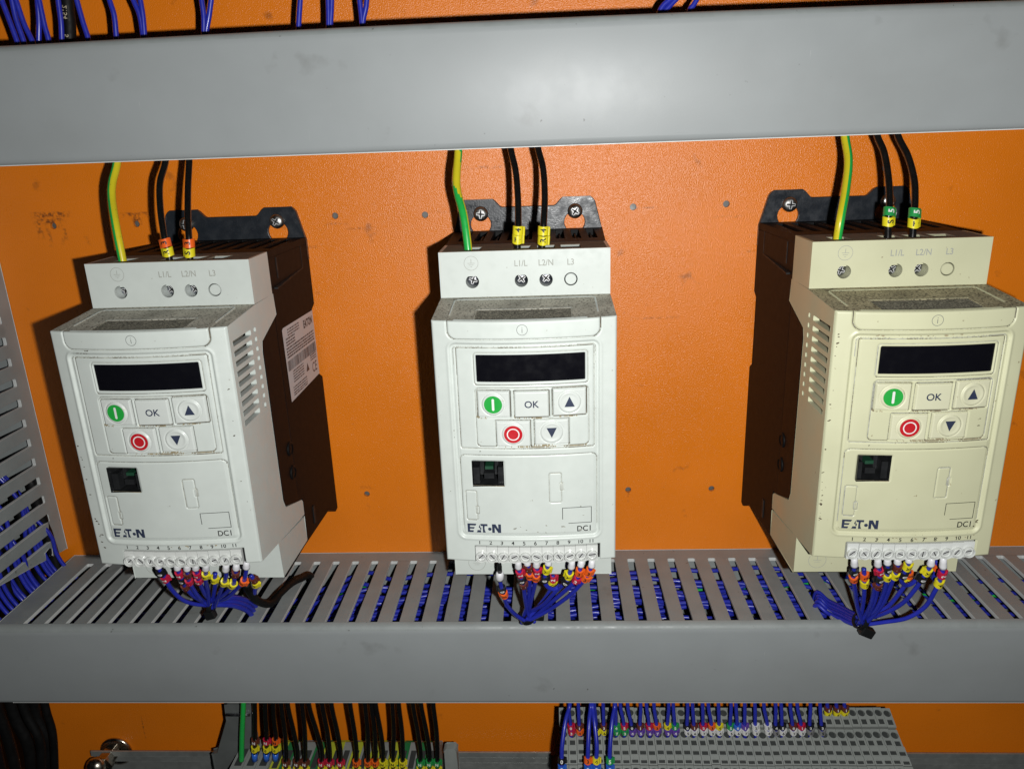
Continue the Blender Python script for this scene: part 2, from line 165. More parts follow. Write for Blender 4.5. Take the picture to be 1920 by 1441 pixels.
 'AR26': [(161.6,-64.0,-241.6),(163.5,-64.0,-257.0),(163.8,-64.0,-265.6),(164.1,-64.0,-270.8,'black','2'),(164.7,-64.0,-274.7,'grey','4'),(165.0,-64.0,-277.9),(165.3,-64.0,-281.1)],
 'AR27': [(167.3,-64.0,-241.6),(169.2,-64.0,-257.0),(170.4,-64.0,-265.6),(171.1,-64.0,-270.7,'black','3'),(171.7,-64.0,-274.7,'grey','5'),(172.0,-64.0,-277.9),(172.3,-64.0,-281.1)],
 'AF0': [(18.8,-76.0,-233.6),(18.6,-77.0,-244.8),(16.0,-84.0,-249.5),(13.7,-92.0,-259.4),(13.2,-95.0,-267.6,'black','0'),(13.1,-96.0,-272.0,'blue','5'),(13.0,-97.0,-277.6)],
 'AF1': [(31.2,-76.0,-233.6),(31.1,-77.0,-244.8),(29.8,-84.0,-249.4),(28.7,-92.0,-259.3),(28.2,-95.0,-267.5,'orange','3'),(28.1,-96.0,-271.9,'blue','5'),(28.1,-97.0,-277.5)],
 'AF2': [(32.2,-76.0,-233.6),(32.1,-77.0,-244.8),(32.7,-84.0,-249.4),(33.6,-92.0,-259.3),(33.1,-95.0,-267.5,'yellow','4'),(33.0,-96.0,-271.9,'blue','5'),(33.0,-97.0,-277.5)],
 'AF3': [(45.2,-76.0,-233.6),(45.2,-77.0,-244.8),(43.1,-84.0,-249.4),(41.3,-92.0,-259.3),(40.8,-95.0,-267.5,'green','5'),(40.7,-96.0,-271.9,'blue','5'),(40.6,-97.0,-277.4)],
 'AY0': [(176.7,-52.0,-251.4),(178.1,-52.0,-264.5),(178.8,-52.0,-268.1,'brown','1'),(179.1,-52.0,-271.7,'yellow','4'),(179.4,-52.0,-274.9),(179.6,-52.0,-277.3)],
 'AY1': [(182.1,-52.0,-251.4),(183.6,-52.0,-264.5),(184.3,-52.0,-268.1,'brown','1'),(184.6,-52.0,-271.7,'yellow','4'),(184.9,-52.0,-274.9),(185.1,-52.0,-277.3)],
 'AY2': [(186.9,-52.0,-251.4),(188.5,-52.0,-264.4),(189.2,-52.0,-268.0,'brown','1'),(189.5,-52.0,-271.7,'yellow','4'),(189.8,-52.0,-274.9),(190.0,-52.0,-277.3)],
 'CB0': [(-347.6,-60.0,-246.3),(-347.4,-60.0,-267.0),(-346.5,-60.0,-292.5),(-348.4,-60.0,-323.2)],
 'CB1': [(-330.0,-68.0,-239.8),(-330.1,-68.0,-262.0),(-326.8,-68.0,-284.9),(-331.3,-68.0,-315.1)],
 'CB2': [(-316.1,-76.0,-233.3),(-315.7,-76.0,-253.0),(-311.9,-76.0,-273.3),(-318.5,-76.0,-306.9)],
 'CB3': [(-320.6,-60.0,-246.3),(-323.3,-60.0,-266.9),(-320.5,-60.0,-285.9),(-327.4,-60.0,-323.1)],
 'CB4': [(-308.4,-68.0,-239.8),(-309.0,-68.0,-257.9),(-309.0,-68.0,-276.5),(-316.2,-68.0,-315.0)],
 'CB5': [(-338.0,-76.0,-233.2),(-339.6,-76.0,-253.1),(-342.3,-76.0,-277.5),(-344.3,-76.0,-307.1)],
}
# ---------------------------------------------------------------- materials
MATS = {}
def nd(t, typ, **kw):
    n = t.nodes.new(typ)
    for k, v in kw.items(): setattr(n, k, v)
    return n

def mat(name, col, rough=0.45, metal=0.0, var=0.08, vscale=60, bump=0.0, bscale=900, speck=0.0, speck_col=(0.05, 0.035, 0.02),
        speck_scale=900, speck_thr=0.66, coat=0.0, spec=0.5, rvar=0.12, trans=0.0, smudge=0.0, scratch=0.0):
    m = bpy.data.materials.new(name); m.use_nodes = True
    t = m.node_tree; b = t.nodes['Principled BSDF']; L = t.links.new
    b.inputs['Metallic'].default_value = metal
    b.inputs['Specular IOR Level'].default_value = spec
    b.inputs['Coat Weight'].default_value = coat
    b.inputs['Coat Roughness'].default_value = 0.12
    b.inputs['Transmission Weight'].default_value = trans
    tc = nd(t, 'ShaderNodeTexCoord')
    n1 = nd(t, 'ShaderNodeTexNoise'); n1.inputs['Scale'].default_value = vscale; n1.inputs['Detail'].default_value = 5
    L(tc.outputs['Object'], n1.inputs['Vector'])
    mr = nd(t, 'ShaderNodeMapRange'); mr.inputs[1].default_value = 0.3; mr.inputs[2].default_value = 0.7
    mr.inputs[3].default_value = 1 - var; mr.inputs[4].default_value = 1 + var
    L(n1.outputs['Fac'], mr.inputs[0])
    mx = nd(t, 'ShaderNodeVectorMath', operation='SCALE'); mx.inputs[0].default_value = col
    L(mr.outputs[0], mx.inputs['Scale'])
    out = mx.outputs[0]
    if speck > 0:
        n2 = nd(t, 'ShaderNodeTexNoise'); n2.inputs['Scale'].default_value = speck_scale; n2.inputs['Detail'].default_value = 3
        L(tc.outputs['Object'], n2.inputs['Vector'])
        r2 = nd(t, 'ShaderNodeMapRange'); r2.inputs[1].default_value = speck_thr; r2.inputs[2].default_value = speck_thr + 0.05
        r2.inputs[3].default_value = 0; r2.inputs[4].default_value = speck
        L(n2.outputs['Fac'], r2.inputs[0])
        mm = nd(t, 'ShaderNodeMix', data_type='RGBA')
        L(r2.outputs[0], mm.inputs['Factor']); L(out, mm.inputs[6]); mm.inputs[7].default_value = (*speck_col, 1)
        out = mm.outputs[2]
    def over(vec_scale, scale, lo_, hi_, amt, colr, out, det=4):
        mp = nd(t, 'ShaderNodeMapping'); mp.inputs['Scale'].default_value = vec_scale; L(tc.outputs['Object'], mp.inputs['Vector'])
        nn = nd(t, 'ShaderNodeTexNoise'); nn.inputs['Scale'].default_value = scale; nn.inputs['Detail'].default_value = det
        L(mp.outputs[0], nn.inputs['Vector'])
        q = nd(t, 'ShaderNodeMapRange'); q.inputs[1].default_value = lo_; q.inputs[2].default_value = hi_; q.inputs[4].default_value = amt
        L(nn.outputs['Fac'], q.inputs[0])
        x = nd(t, 'ShaderNodeMix', data_type='RGBA'); L(q.outputs[0], x.inputs['Factor']); L(out, x.inputs[6]); x.inputs[7].default_value = (*colr, 1)
        return x.outputs[2]
    if smudge > 0:
        out = over((1, 1, 1), 38, 0.66, 0.78, smudge, (0.10, 0.095, 0.085), out, 9)
        out = over((1, 1, 2.5), 9, 0.50, 0.75, smudge * .35, (0.17, 0.16, 0.14), out, 6)
    if scratch > 0:
        out = over((14, 1, 0.7), 95, 0.745, 0.80, scratch, (0.62, 0.62, 0.60), out, 2)
        out = over((0.5, 1, 12), 80, 0.76, 0.82, scratch * .8, (0.12, 0.12, 0.11), out, 2)
    L(out, b.inputs['Base Color'])
    rr = nd(t, 'ShaderNodeMapRange'); rr.inputs[1].default_value = 0.3; rr.inputs[2].default_value = 0.7
    rr.inputs[3].default_value = max(0.03, rough - rvar); rr.inputs[4].default_value = min(1, rough + rvar)
    n3 = nd(t, 'ShaderNodeTexNoise'); n3.inputs['Scale'].default_value = vscale * 4
    L(tc.outputs['Object'], n3.inputs['Vector']); L(n3.outputs['Fac'], rr.inputs[0]); L(rr.outputs[0], b.inputs['Roughness'])
    if bump > 0:
        n4 = nd(t, 'ShaderNodeTexNoise'); n4.inputs['Scale'].default_value = bscale; n4.inputs['Detail'].default_value = 2
        L(tc.outputs['Object'], n4.inputs['Vector'])
        bp = nd(t, 'ShaderNodeBump'); bp.inputs['Strength'].default_value = 1.0; bp.inputs['Distance'].default_value = bump
        L(n4.outputs['Fac'], bp.inputs['Height']); L(bp.outputs[0], b.inputs['Normal'])
    MATS[name] = m
    return m

mat('plastic_white', (0.60, 0.645, 0.605), 0.42, var=0.03, bump=0.00002, bscale=2500, speck=0.55, speck_col=(0.2, 0.15, 0.09), speck_scale=420, speck_thr=0.735)
mat('plastic_cream', (0.60, 0.60, 0.40), 0.45, var=0.07, vscale=14, smudge=0.0, bump=0.00002, bscale=2500, speck=0.7, speck_col=(0.22, 0.16, 0.08), speck_scale=420, speck_thr=0.72)
mat('dust_white', (0.50, 0.475, 0.39), 0.85, var=0.28, vscale=75, bump=0.0001, bscale=2500, speck=0.85, speck_col=(0.09, 0.075, 0.05), speck_scale=1000, speck_thr=0.56)
mat('dust_cream', (0.44, 0.385, 0.235), 0.85, var=0.28, vscale=75, bump=0.0001, bscale=2500, speck=0.9, speck_col=(0.08, 0.062, 0.035), speck_scale=1000, speck_thr=0.53)
mat('block_dust_shade', (0.21, 0.165, 0.12), 0.85, var=0.2, vscale=200, speck=0.5, speck_col=(0.09, 0.075, 0.05), speck_scale=1000, speck_thr=0.6)  # dust plus the dimness of grazing light, painted into a darker brown base
mat('label_dust', (0.27, 0.25, 0.19), 0.85, var=0.4, vscale=500, speck=0.9, speck_col=(0.05, 0.045, 0.03), speck_scale=1300, speck_thr=0.5)
mat('key_white', (0.62, 0.655, 0.62), 0.38, var=0.02, speck=0.35, speck_col=(0.35, 0.27, 0.13), speck_scale=350, speck_thr=0.72)
mat('key_cream', (0.64, 0.635, 0.45), 0.40, var=0.02, speck=0.4, speck_col=(0.3, 0.22, 0.1), speck_scale=350, speck_thr=0.70)
mat('plastic_black', (0.0045, 0.0048, 0.0052), 0.6, var=0.02, rvar=0.02, spec=0.16, bump=0.00001, bscale=2500, speck=0.0, speck_col=(0.10, 0.085, 0.06), speck_scale=700, speck_thr=0.70)
mat('plate_black', (0.018, 0.022, 0.028), 0.36, var=0.12, bump=0.00006, bscale=900, speck=0.4, speck_col=(0.12, 0.12, 0.12), speck_scale=800, speck_thr=0.7)
mat('hole_black', (0.006, 0.006, 0.006), 0.7)
mat('display_black', (0.004, 0.004, 0.006), 0.22, var=0.0, rvar=0.06, coat=0.0, spec=0.35)
mat('groove_dirt', (0.10, 0.085, 0.06), 0.8, var=0.3, vscale=400)
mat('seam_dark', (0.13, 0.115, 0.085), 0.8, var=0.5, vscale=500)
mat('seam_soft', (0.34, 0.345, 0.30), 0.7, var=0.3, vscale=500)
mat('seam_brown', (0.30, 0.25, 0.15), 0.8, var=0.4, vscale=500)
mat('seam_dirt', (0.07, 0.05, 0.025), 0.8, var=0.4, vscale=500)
mat('line_grey', (0.16, 0.17, 0.16), 0.6)
mat('emboss_grey', (0.36, 0.37, 0.33), 0.6)
mat('ink_blue', (0.028, 0.038, 0.075), 0.5)
mat('ink_black', (0.012, 0.012, 0.012), 0.5)
mat('ink_white', (0.78, 0.78, 0.76), 0.5)
mat('key_green', (0.018, 0.36, 0.05), 0.4, var=0.03)
mat('key_red', (0.50, 0.012, 0.02), 0.4, var=0.03)
mat('strip_white', (0.66, 0.68, 0.65), 0.25, var=0.03, coat=0.2)
mat('screw_steel', (0.55, 0.56, 0.60), 0.28, metal=1.0, var=0.1)
mat('screw_dark', (0.30, 0.31, 0.36), 0.25, metal=1.0, var=0.1)
mat('screw_glint', (0.6, 0.6, 0.6), 0.45, metal=0.3)  # pale flanks painted round screw crosses in place of glints
mat('clamp_metal', (0.56, 0.57, 0.56), 0.35, metal=0.3)
mat('screw_dull', (0.42, 0.42, 0.40), 0.38, metal=1.0, var=0.15)
mat('port_black', (0.016, 0.017, 0.018), 0.35, var=0.3)
mat('pcb_green', (0.012, 0.06, 0.03), 0.4)
mat('duct_grey', (0.31, 0.332, 0.335), 0.44, var=0.035, vscale=25, bump=0.000008, bscale=1200, speck=0.7, speck_col=(0.05, 0.045, 0.04), speck_scale=230, speck_thr=0.755, spec=0.48, rvar=0.015, smudge=0.38, scratch=0.5)
mat('duct_cut_lit', (0.66, 0.67, 0.65), 0.5)  # slot cut faces, paler than the lid: their lit look is painted in
mat('duct_side', (0.29, 0.315, 0.31), 0.5, var=0.08, vscale=60, bump=0.00002, speck=0.7, speck_col=(0.06, 0.05, 0.04), speck_scale=330, speck_thr=0.72, smudge=0.5)
mat('wire_blue', (0.020, 0.030, 0.38), 0.36, var=0.12, vscale=90, rvar=0.08, coat=0.12, spec=0.4)
mat('wire_black', (0.006, 0.006, 0.006), 0.25, var=0.2, rvar=0.08, coat=0.2)
mat('wire_yellow', (0.66, 0.56, 0.02), 0.3, var=0.06, speck=0.7, speck_col=(0.1, 0.08, 0.02), speck_scale=700, speck_thr=0.69)
mat('wire_green', (0.02, 0.42, 0.07), 0.3, var=0.06, speck=0.7, speck_col=(0.02, 0.06, 0.02), speck_scale=700, speck_thr=0.69)
mat('cable_black', (0.005, 0.005, 0.005), 0.55, var=0.1, spec=0.2)
mat('ferrule_white', (0.78, 0.78, 0.80), 0.35)
SL = {'red': (0.52, 0.015, 0.05), 'black': (0.012, 0.012, 0.014), 'brown': (0.13, 0.03, 0.018), 'orange': (0.85, 0.13, 0.015),
      'yellow': (0.78, 0.68, 0.02), 'green': (0.02, 0.30, 0.07), 'blue': (0.03, 0.14, 0.62), 'violet': (0.13, 0.06, 0.36),
      'white': (0.72, 0.72, 0.70), 'grey': (0.22, 0.22, 0.22)}
for k, v in SL.items(): mat('sleeve_' + k, v, 0.35, var=0.05)
mat('sticker_paper', (0.56, 0.58, 0.60), 0.45, var=0.03)
mat('sticker_ink', (0.06, 0.055, 0.06), 0.5)
mat('terminal_grey', (0.29, 0.31, 0.29), 0.5, var=0.1, speck=0.4, speck_thr=0.7)
mat('terminal_dark', (0.045, 0.05, 0.048), 0.6)
mat('terminal_beige', (0.42, 0.36, 0.25), 0.5)
mat('terminal_green', (0.02, 0.2, 0.06), 0.45)
mat('terminal_yellow', (0.50, 0.55, 0.04), 0.45)
mat('rail_metal', (0.40, 0.42, 0.40), 0.42, metal=0.55, var=0.1)
mat('bracket_grey', (0.13, 0.14, 0.135), 0.5, var=0.1)
mat('gland_metal', (0.50, 0.46, 0.40), 0.25, metal=1.0, var=0.1)
mat('tie_black', (0.010, 0.011, 0.011), 0.3)
mat('back_sheet', (0.16, 0.16, 0.15), 0.5, metal=0.3)

def panel_material():
    m = mat('panel_orange', (0.88, 0.225, 0.009), 0.30, var=0.05, vscale=14, bump=0.00030, bscale=1500, rvar=0.03, spec=0.55)
    t = m.node_tree; L = t.links.new; b = t.nodes['Principled BSDF']
    src = b.inputs['Base Color'].links[0].from_socket
    tc = [n for n in t.nodes if n.type == 'TEX_COORD'][0]
    sep = nd(t, 'ShaderNodeSeparateXYZ'); L(tc.outputs['Object'], sep.inputs[0])
    nz = nd(t, 'ShaderNodeTexNoise'); nz.inputs['Scale'].default_value = 420; nz.inputs['Detail'].default_value = 4
    L(tc.outputs['Object'], nz.inputs['Vector'])
    def mth(op, a, c=None):
        n = nd(t, 'ShaderNodeMath', operation=op)
        for i, v in enumerate((a, c)):
            if v is None: continue
            if isinstance(v, (int, float)): n.inputs[i].default_value = v
            else: L(v, n.inputs[i])
        return n.outputs[0]
    tot = None
    # scraped black marks and glue round old screw holes: (x, z, half width, half height, strength)
    for cx, cz, hx, hz, st in [(-282, 41.5, 10, 1.6, 1.0), (-284, 38, 8, 1.5, .9), (-291, 35, 1.8, 6, .7), (-282, 37, 3, 3, .8), (-231, 40, 7.5, 1.3, 1.0), (-231, 37, 2.6, 2.6, .9), (-286, 30, 1.3, 6, .6), (-276, 31, 1.2, 4, .6),
                               (-112, 31, 6, .7, .45), (-97, 28, 8, .7, .5), (66, 34.5, 9, .6, .4), (-40, 36, 14, .7, .4), (75, -30, 12, .8, .35), (-110, -138, 4, 1.2, .35),
                               (60, -146, .8, 5, .5), (-130, 18, 5, 1.0, .4), (115, 28, 7, .7, .35), (130, 8, 5, .7, .4), (-295, -330, .5, 9, .8), (-20, 60, 15, 1, .4), (-210, 22, 4, 1, .4)]:
        ux = mth('DIVIDE', mth('SUBTRACT', sep.outputs[0], cx * S), hx * S)
        uz = mth('DIVIDE', mth('SUBTRACT', sep.outputs[2], cz * S), hz * S)
        e = mth('MAXIMUM', mth('ABSOLUTE', ux), mth('ABSOLUTE', uz))
        mk = mth('MULTIPLY', mth('MAXIMUM', mth('SUBTRACT', 1.35, e), 0.0), st)
        mk = mth('MINIMUM', mk, st)
        tot = mk if tot is None else mth('MAXIMUM', tot, mk)
    fac = nd(t, 'ShaderNodeMapRange'); fac.inputs[1].default_value = 0.42; fac.inputs[2].default_value = 0.62
    L(nz.outputs['Fac'], fac.inputs[0])
    f = mth('MULTIPLY', fac.outputs[0], tot)
    # faint scattered scuffs
    n5 = nd(t, 'ShaderNodeTexNoise'); n5.inputs['Scale'].default_value = 60; n5.inputs['Detail'].default_value = 8
    L(tc.outputs['Object'], n5.inputs['Vector'])
    f5 = nd(t, 'ShaderNodeMapRange'); f5.inputs[1].default_value = 0.66; f5.inputs[2].default_value = 0.74; f5.inputs[4].default_value = 0.45
    L(n5.outputs['Fac'], f5.inputs[0])
    f = mth('MAXIMUM', f, f5.outputs[0])
    mm = nd(t, 'ShaderNodeMix', data_type='RGBA')
    L(f, mm.inputs['Factor']); L(src, mm.inputs[6]); mm.inputs[7].default_value = (0.10, 0.035, 0.015, 1)
    L(mm.outputs[2], b.inputs['Base Color'])
panel_material()

# ---------------------------------------------------------------- mesh helpers
ORG = [Vector((0, 0, 0))]          # origin (mm) that the meshes of the current thing are written relative to
def mesh_obj(name, V, F, m, parent=None, mats=None, fm=None, smooth=False, bevel=0.0):
    me = bpy.data.meshes.new(name)
    o0 = ORG[0]
    if isinstance(V, np.ndarray):
        V = ((V - np.array(o0)) * S).tolist()
    else:
        V = [((x - o0.x) * S, (y - o0.y) * S, (z - o0.z) * S) for x, y, z in V]
    me.from_pydata(V, [], F)
    for k in (mats or [m]): me.materials.append(MATS[k])
    if fm is not None: me.polygons.foreach_set('material_index', fm)
    if smooth: me.polygons.foreach_set('use_smooth', [True] * len(me.polygons))
    me.update()
    o = bpy.data.objects.new(name, me); COL.objects.link(o)
    if parent is not None: o.parent = parent
    elif o0.length > 0: o.location = o0 * S
    if bevel > 0:
        bm = o.modifiers.new('bevel', 'BEVEL'); bm.width = bevel * S; bm.segments = 2; bm.limit_method = 'ANGLE'; bm.angle_limit = 0.6
    return o

def tag(o, label, cat, group=None, kind=None):
    if label: o['label'] = label
    if cat: o['category'] = cat
    if group: o['group'] = group
    if kind: o['kind'] = kind
    return o

def empty(name, loc, label, cat, group=None):
    e = bpy.data.objects.new(name, None); COL.objects.link(e)
    e.empty_display_size = 0.01
    e.location = Vector(loc) * S
    tag(e, label, cat, group)
    ORG[0] = Vector(loc)
    return e

class MB:
    def __init__(s): s.V = []; s.F = []; s.M = []
    def add(s, V, F, mi=0):
        n = len(s.V); s.V += [tuple(v) for v in V]; s.F += [tuple(i + n for i in f) for f in F]; s.M += [mi] * len(F)
    def box(s, x0, x1, y0, y1, z0, z1, mi=0):
        V = [(x, y, z) for x in (x0, x1) for y in (y0, y1) for z in (z0, z1)]
        s.add(V, [(0, 1, 3, 2), (4, 6, 7, 5), (0, 4, 5, 1), (2, 3, 7, 6), (0, 2, 6, 4), (1, 5, 7, 3)], mi)
    def plate(s, outline, holes, a0, a1, axis, mi=0, ms=None):
        """outline/holes: 2D loops; extruded between a0 and a1 along axis ('x': (y,z), 'y': (x,z), 'z': (x,y))"""
        def P(p, a):
            if axis == 'x': return (a, p[0], p[1])
            if axis == 'y': return (p[0], a, p[1])
            return (p[0], p[1], a)
        loops = [outline] + holes
        flat = [p for l in loops for p in l]
        tris = tessellate_polygon([[Vector((p[0], p[1], 0)) for p in l] for l in loops])
        n = len(flat)
        V = [P(p, a0) for p in flat] + [P(p, a1) for p in flat]
        F = [tuple(t) for t in tris] + [tuple(i + n for i in reversed(t)) for t in tris]
        k = 0
        for l in loops:
            m = len(l)
            for i in range(m):
                a, b = k + i, k + (i + 1) % m
                F.append((a, b, b + n, a + n))
            k += m
        nt = 2 * len(tris)
        s.add(V, F, mi)
        if ms is not None:
            for q in range(len(s.M) - len(F) + nt, len(s.M)): s.M[q] = ms
    def lathe(s, prof, c, axis, seg=24, mi=0, cap0=True, cap1=True):
        """prof: [(radius, position along axis)]"""
        V = []; F = []
        for r, a in prof:
            for k in range(seg):
                t = 2 * math.pi * k / seg; u, v = r * math.cos(t), r * math.sin(t)
                if axis == 'y': V.append((c[0] + u, c[1] + a, c[2] + v))
                elif axis == 'x': V.append((c[0] + a, c[1] + u, c[2] + v))
                else: V.append((c[0] + u, c[1] + v, c[2] + a))
        for i in range(len(prof) - 1):
            for k in range(seg):
                a, b = i * seg + k, i * seg + (k + 1) % seg
                F.append((a, b, b + seg, a + seg))
        if cap0: F.append(tuple(range(seg - 1, -1, -1)))
        if cap1: F.append(tuple(range((len(prof) - 1) * seg, len(prof) * seg)))
        s.add(V, F, mi)
    def obj(s, name, m, parent=None, mats=None, smooth=False, bevel=0.0):
        return mesh_obj(name, s.V, s.F, m, parent, mats, s.M, smooth, bevel)

def rect(x0, x1, z0, z1, r=0.0, seg=3):
    if r <= 0: return [(x0, z0), (x1, z0), (x1, z1), (x0, z1)]
    out = []
    for cx, cz, a in ((x0 + r, z0 + r, 180), (x1 - r, z0 + r, 270), (x1 - r, z1 - r, 0), (x0 + r, z1 - r, 90)):
        for k in range(seg + 1):
            t = math.radians(a + 90 * k / seg); out.append((cx + r * math.cos(t), cz + r * math.sin(t)))
    return out
def circ(x, z, r, n=20): return [(x + r * math.cos(2 * math.pi * k / n), z + r * math.sin(2 * math.pi * k / n)) for k in range(n)]

def smooth_path(P, sub=6):
    P = [Vector(p) for p in P]
    if len(P) < 3: return P
    Q = [P[0] * 2 - P[1]] + P + [P[-1] * 2 - P[-2]]
    out = []
    for i in range(1, len(Q) - 2):
        a, b, c, d = Q[i - 1], Q[i], Q[i + 1], Q[i + 2]
        for k in range(sub):
            t = k / sub
            out.append(0.5 * ((2 * b) + (c - a) * t + (2 * a - 5 * b + 4 * c - d) * t * t + (3 * b - a - 3 * c + d) * t ** 3))
    out.append(P[-1])
    return out

def frames(P):
    T = []
    for i in range(len(P)):
        a = P[max(i - 1, 0)]; b = P[min(i + 1, len(P) - 1)]
        T.append((b - a).normalized())
    n = Vector((0, -1, 0)); n = (n - T[0] * n.dot(T[0])).normalized()
    out = []
    for t in T:
        n = (n - t * n.dot(t)).normalized()
        out.append((t, n, t.cross(n)))
    return out

def tube(mb, P, r, seg=10, mi=0, fmi=None, cap=True):
    P = [Vector(p) for p in P]; fr = frames(P)
    R = r if isinstance(r, (list, tuple)) else [r] * len(P)
    V = []; F = []; M = []
    for p, (t, n, b), rr in zip(P, fr, R):
        for k in range(seg):
            a = 2 * math.pi * k / seg
            V.append(p + (n * math.cos(a) + b * math.sin(a)) * rr)
    for i in range(len(P) - 1):
        for k in range(seg):
            a, c = i * seg + k, i * seg + (k + 1) % seg
            F.append((a, c, c + seg, a + seg)); M.append(fmi(i / len(P), k / seg) if fmi else mi)
    if cap:
        F.append(tuple(range(seg - 1, -1, -1))); F.append(tuple(range((len(P) - 1) * seg, len(P) * seg))); M += [mi, mi]
    n0 = len(mb.V); mb.V += [tuple(v) for v in V]; mb.F += [tuple(i + n0 for i in f) for f in F]; mb.M += M

TXT = {}
def text_data(s, size, bold=None):
    if bold is None: bold = size * 0.012
    """vertices (x right, y up; centred on x, baseline at 0), faces"""
    key = (s, size, bold)
    if key in TXT: return TXT[key]
    c = bpy.data.curves.new('lettering', 'FONT'); c.body = s; c.size = size; c.align_x = 'CENTER'; c.offset = bold
    c.resolution_u = 4
    o = bpy.data.objects.new('lettering', c); COL.objects.link(o)
    dg = bpy.context.evaluated_depsgraph_get(); dg.update()
    me = bpy.data.meshes.new_from_object(o.evaluated_get(dg))
    V = [(v.co.x, v.co.y) for v in me.vertices]; F = [tuple(p.vertices) for p in me.polygons]
    bpy.data.objects.remove(o); bpy.data.curves.remove(c); bpy.data.meshes.remove(me)
    TXT[key] = (V, F)
    return V, F

# ---------------------------------------------------------------- the front of a drive (mm, drive coordinates)
YF = -124.0
def bulge(x, z):
    return (5.7 + z / 119.0 * 2.4) * (1 - (x / 41.0) ** 2)
def fpt(x, z, h): return (x, YF - bulge(x, z) - h, z)
def sdr(X, Z, x0, x1, z0, z1, r):
    cx, cz = (x0 + x1) / 2, (z0 + z1) / 2
    qx = np.abs(X - cx) - ((x1 - x0) / 2 - r); qz = np.abs(Z - cz) - ((z1 - z0) / 2 - r)
    return np.hypot(np.maximum(qx, 0), np.maximum(qz, 0)) + np.minimum(np.maximum(qx, qz), 0) - r
def sstep(d, a, b):
    t = np.clip((d - a) / (b - a), 0, 1); return t * t * (3 - 2 * t)
def grid_patch(xs, zs, H, keep=None, mapper=None):
    nx, nz = len(xs), len(zs)
    X, Z = np.meshgrid(xs, zs)
    B = (5.7 + Z / 119.0 * 2.4) * (1 - (X / 41.0) ** 2)
    V = np.stack([X, YF - B - H, Z], -1).reshape(-1, 3)
    idx = np.arange(nx * nz).reshape(nz, nx)
    q = np.stack([idx[:-1, :-1], idx[:-1, 1:], idx[1:, 1:], idx[1:, :-1]], -1)
    if keep is not None: q = q[keep(0.5 * (X[:-1, :-1] + X[1:, 1:]), 0.5 * (Z[:-1, :-1] + Z[1:, 1:]))]
    return V, q.reshape(-1, 4).tolist()

KEYS = {'start_button': (-21.9, -6.8, -44.5, -31.7), 'ok_button': (-5.3, 10.6, -44.6, -31.9), 'up_button': (11.9, 27.3, -44.3, -31.2),
        'stop_button': (-14.0, 2.0, -58.8, -45.9), 'down_button': (3.4, 19.4, -58.2, -45.5)}

def front_height(X, Z):
    H = np.zeros_like(X)
    gr = lambda d, w, dep: -dep * np.exp(-(d / w) ** 2)
    # information flap at the top: outline groove
    d = sdr(X, Z, -33.7, 33.5, -8.3, 20, 4.0); H += gr(d, 0.38, 0.9) + 0.25 * (d < 0)
    # moulded rim round the inner face
    d = sdr(X, Z, -33.6, 33.4, -106.2, -9.6, 3.5)
    H += -0.85 * sstep(-d, 0.0, 1.1) + 0.25 * np.exp(-((d - .4) / .6) ** 2)
    H += 0.5 * sstep(-d, 1.6, 2.3)
    H += gr(d + 2.45, 0.3, 0.25)
    # keypad face
    d = sdr(X, Z, -30.4, 30.6, -59.9, -12.0, 1.0); H += gr(d, 0.3, 0.7)
    d = sdr(X, Z, -22.7, 28.0, -29.2, -14.2, 1.6); H += gr(d, 0.28, 0.4) + 0.25 * sstep(-d, 0, .5)
    d = sdr(X, Z, -21.6, 26.8, -27.8, -15.2, 0.5); H += -1.5 * sstep(-d, -0.1, 0.35)
    d = sdr(X, Z, -22.7, 28.2, -60.0 + 1.2, -30.6, 2.2); H += gr(d, 0.26, 0.45)
    for k in KEYS.values():
        d = sdr(X, Z, *k, 0.6); H += -1.4 * sstep(-d, -0.40, -0.1)
    # lower face
    d = sdr(X, Z, -31.4, 31.8, -130, -63.3, 2.6); H += gr(d, 0.28, 0.55) * sstep(Z, -103.5, -100.0)
    for k in ((-29.6, -24.3, -96.6, -81.5), (9.8, 15.4, -87.5, -72.4)):
        d = sdr(X, Z, *k, 0.9); H += gr(d, 0.24, 0.55)
    for k in ((-25.0, -23.6, -93.4, -89.4), (14.7, 16.1, -81.4, -77.4)):
        d = sdr(X, Z, *k, 0.5); H += gr(d, 0.22, 0.5) + 0.3 * (d < 0)
    # rj45 mouth, rolled edge
    d = sdr(X, Z, -25.6, -11.0, -78.6, -66.1, 0.8); H += -0.4 * sstep(-d, -0.8, 0.0)
    # recess behind the terminal strip
    d = sdr(X, Z, -26.6, 33.4, -125, -110.1, 0.5); H += -3.6 * sstep(-d, -0.1, 0.25)
    # rounded outer edges
    e = np.minimum(40.7 - np.abs(X), np.minimum(-Z, Z + 119.0))
    H -= 0.9 * (1 - np.sqrt(np.clip(1 - (1 - np.clip(e / 1.0, 0, 1)) ** 2, 0, 1)))
    return H

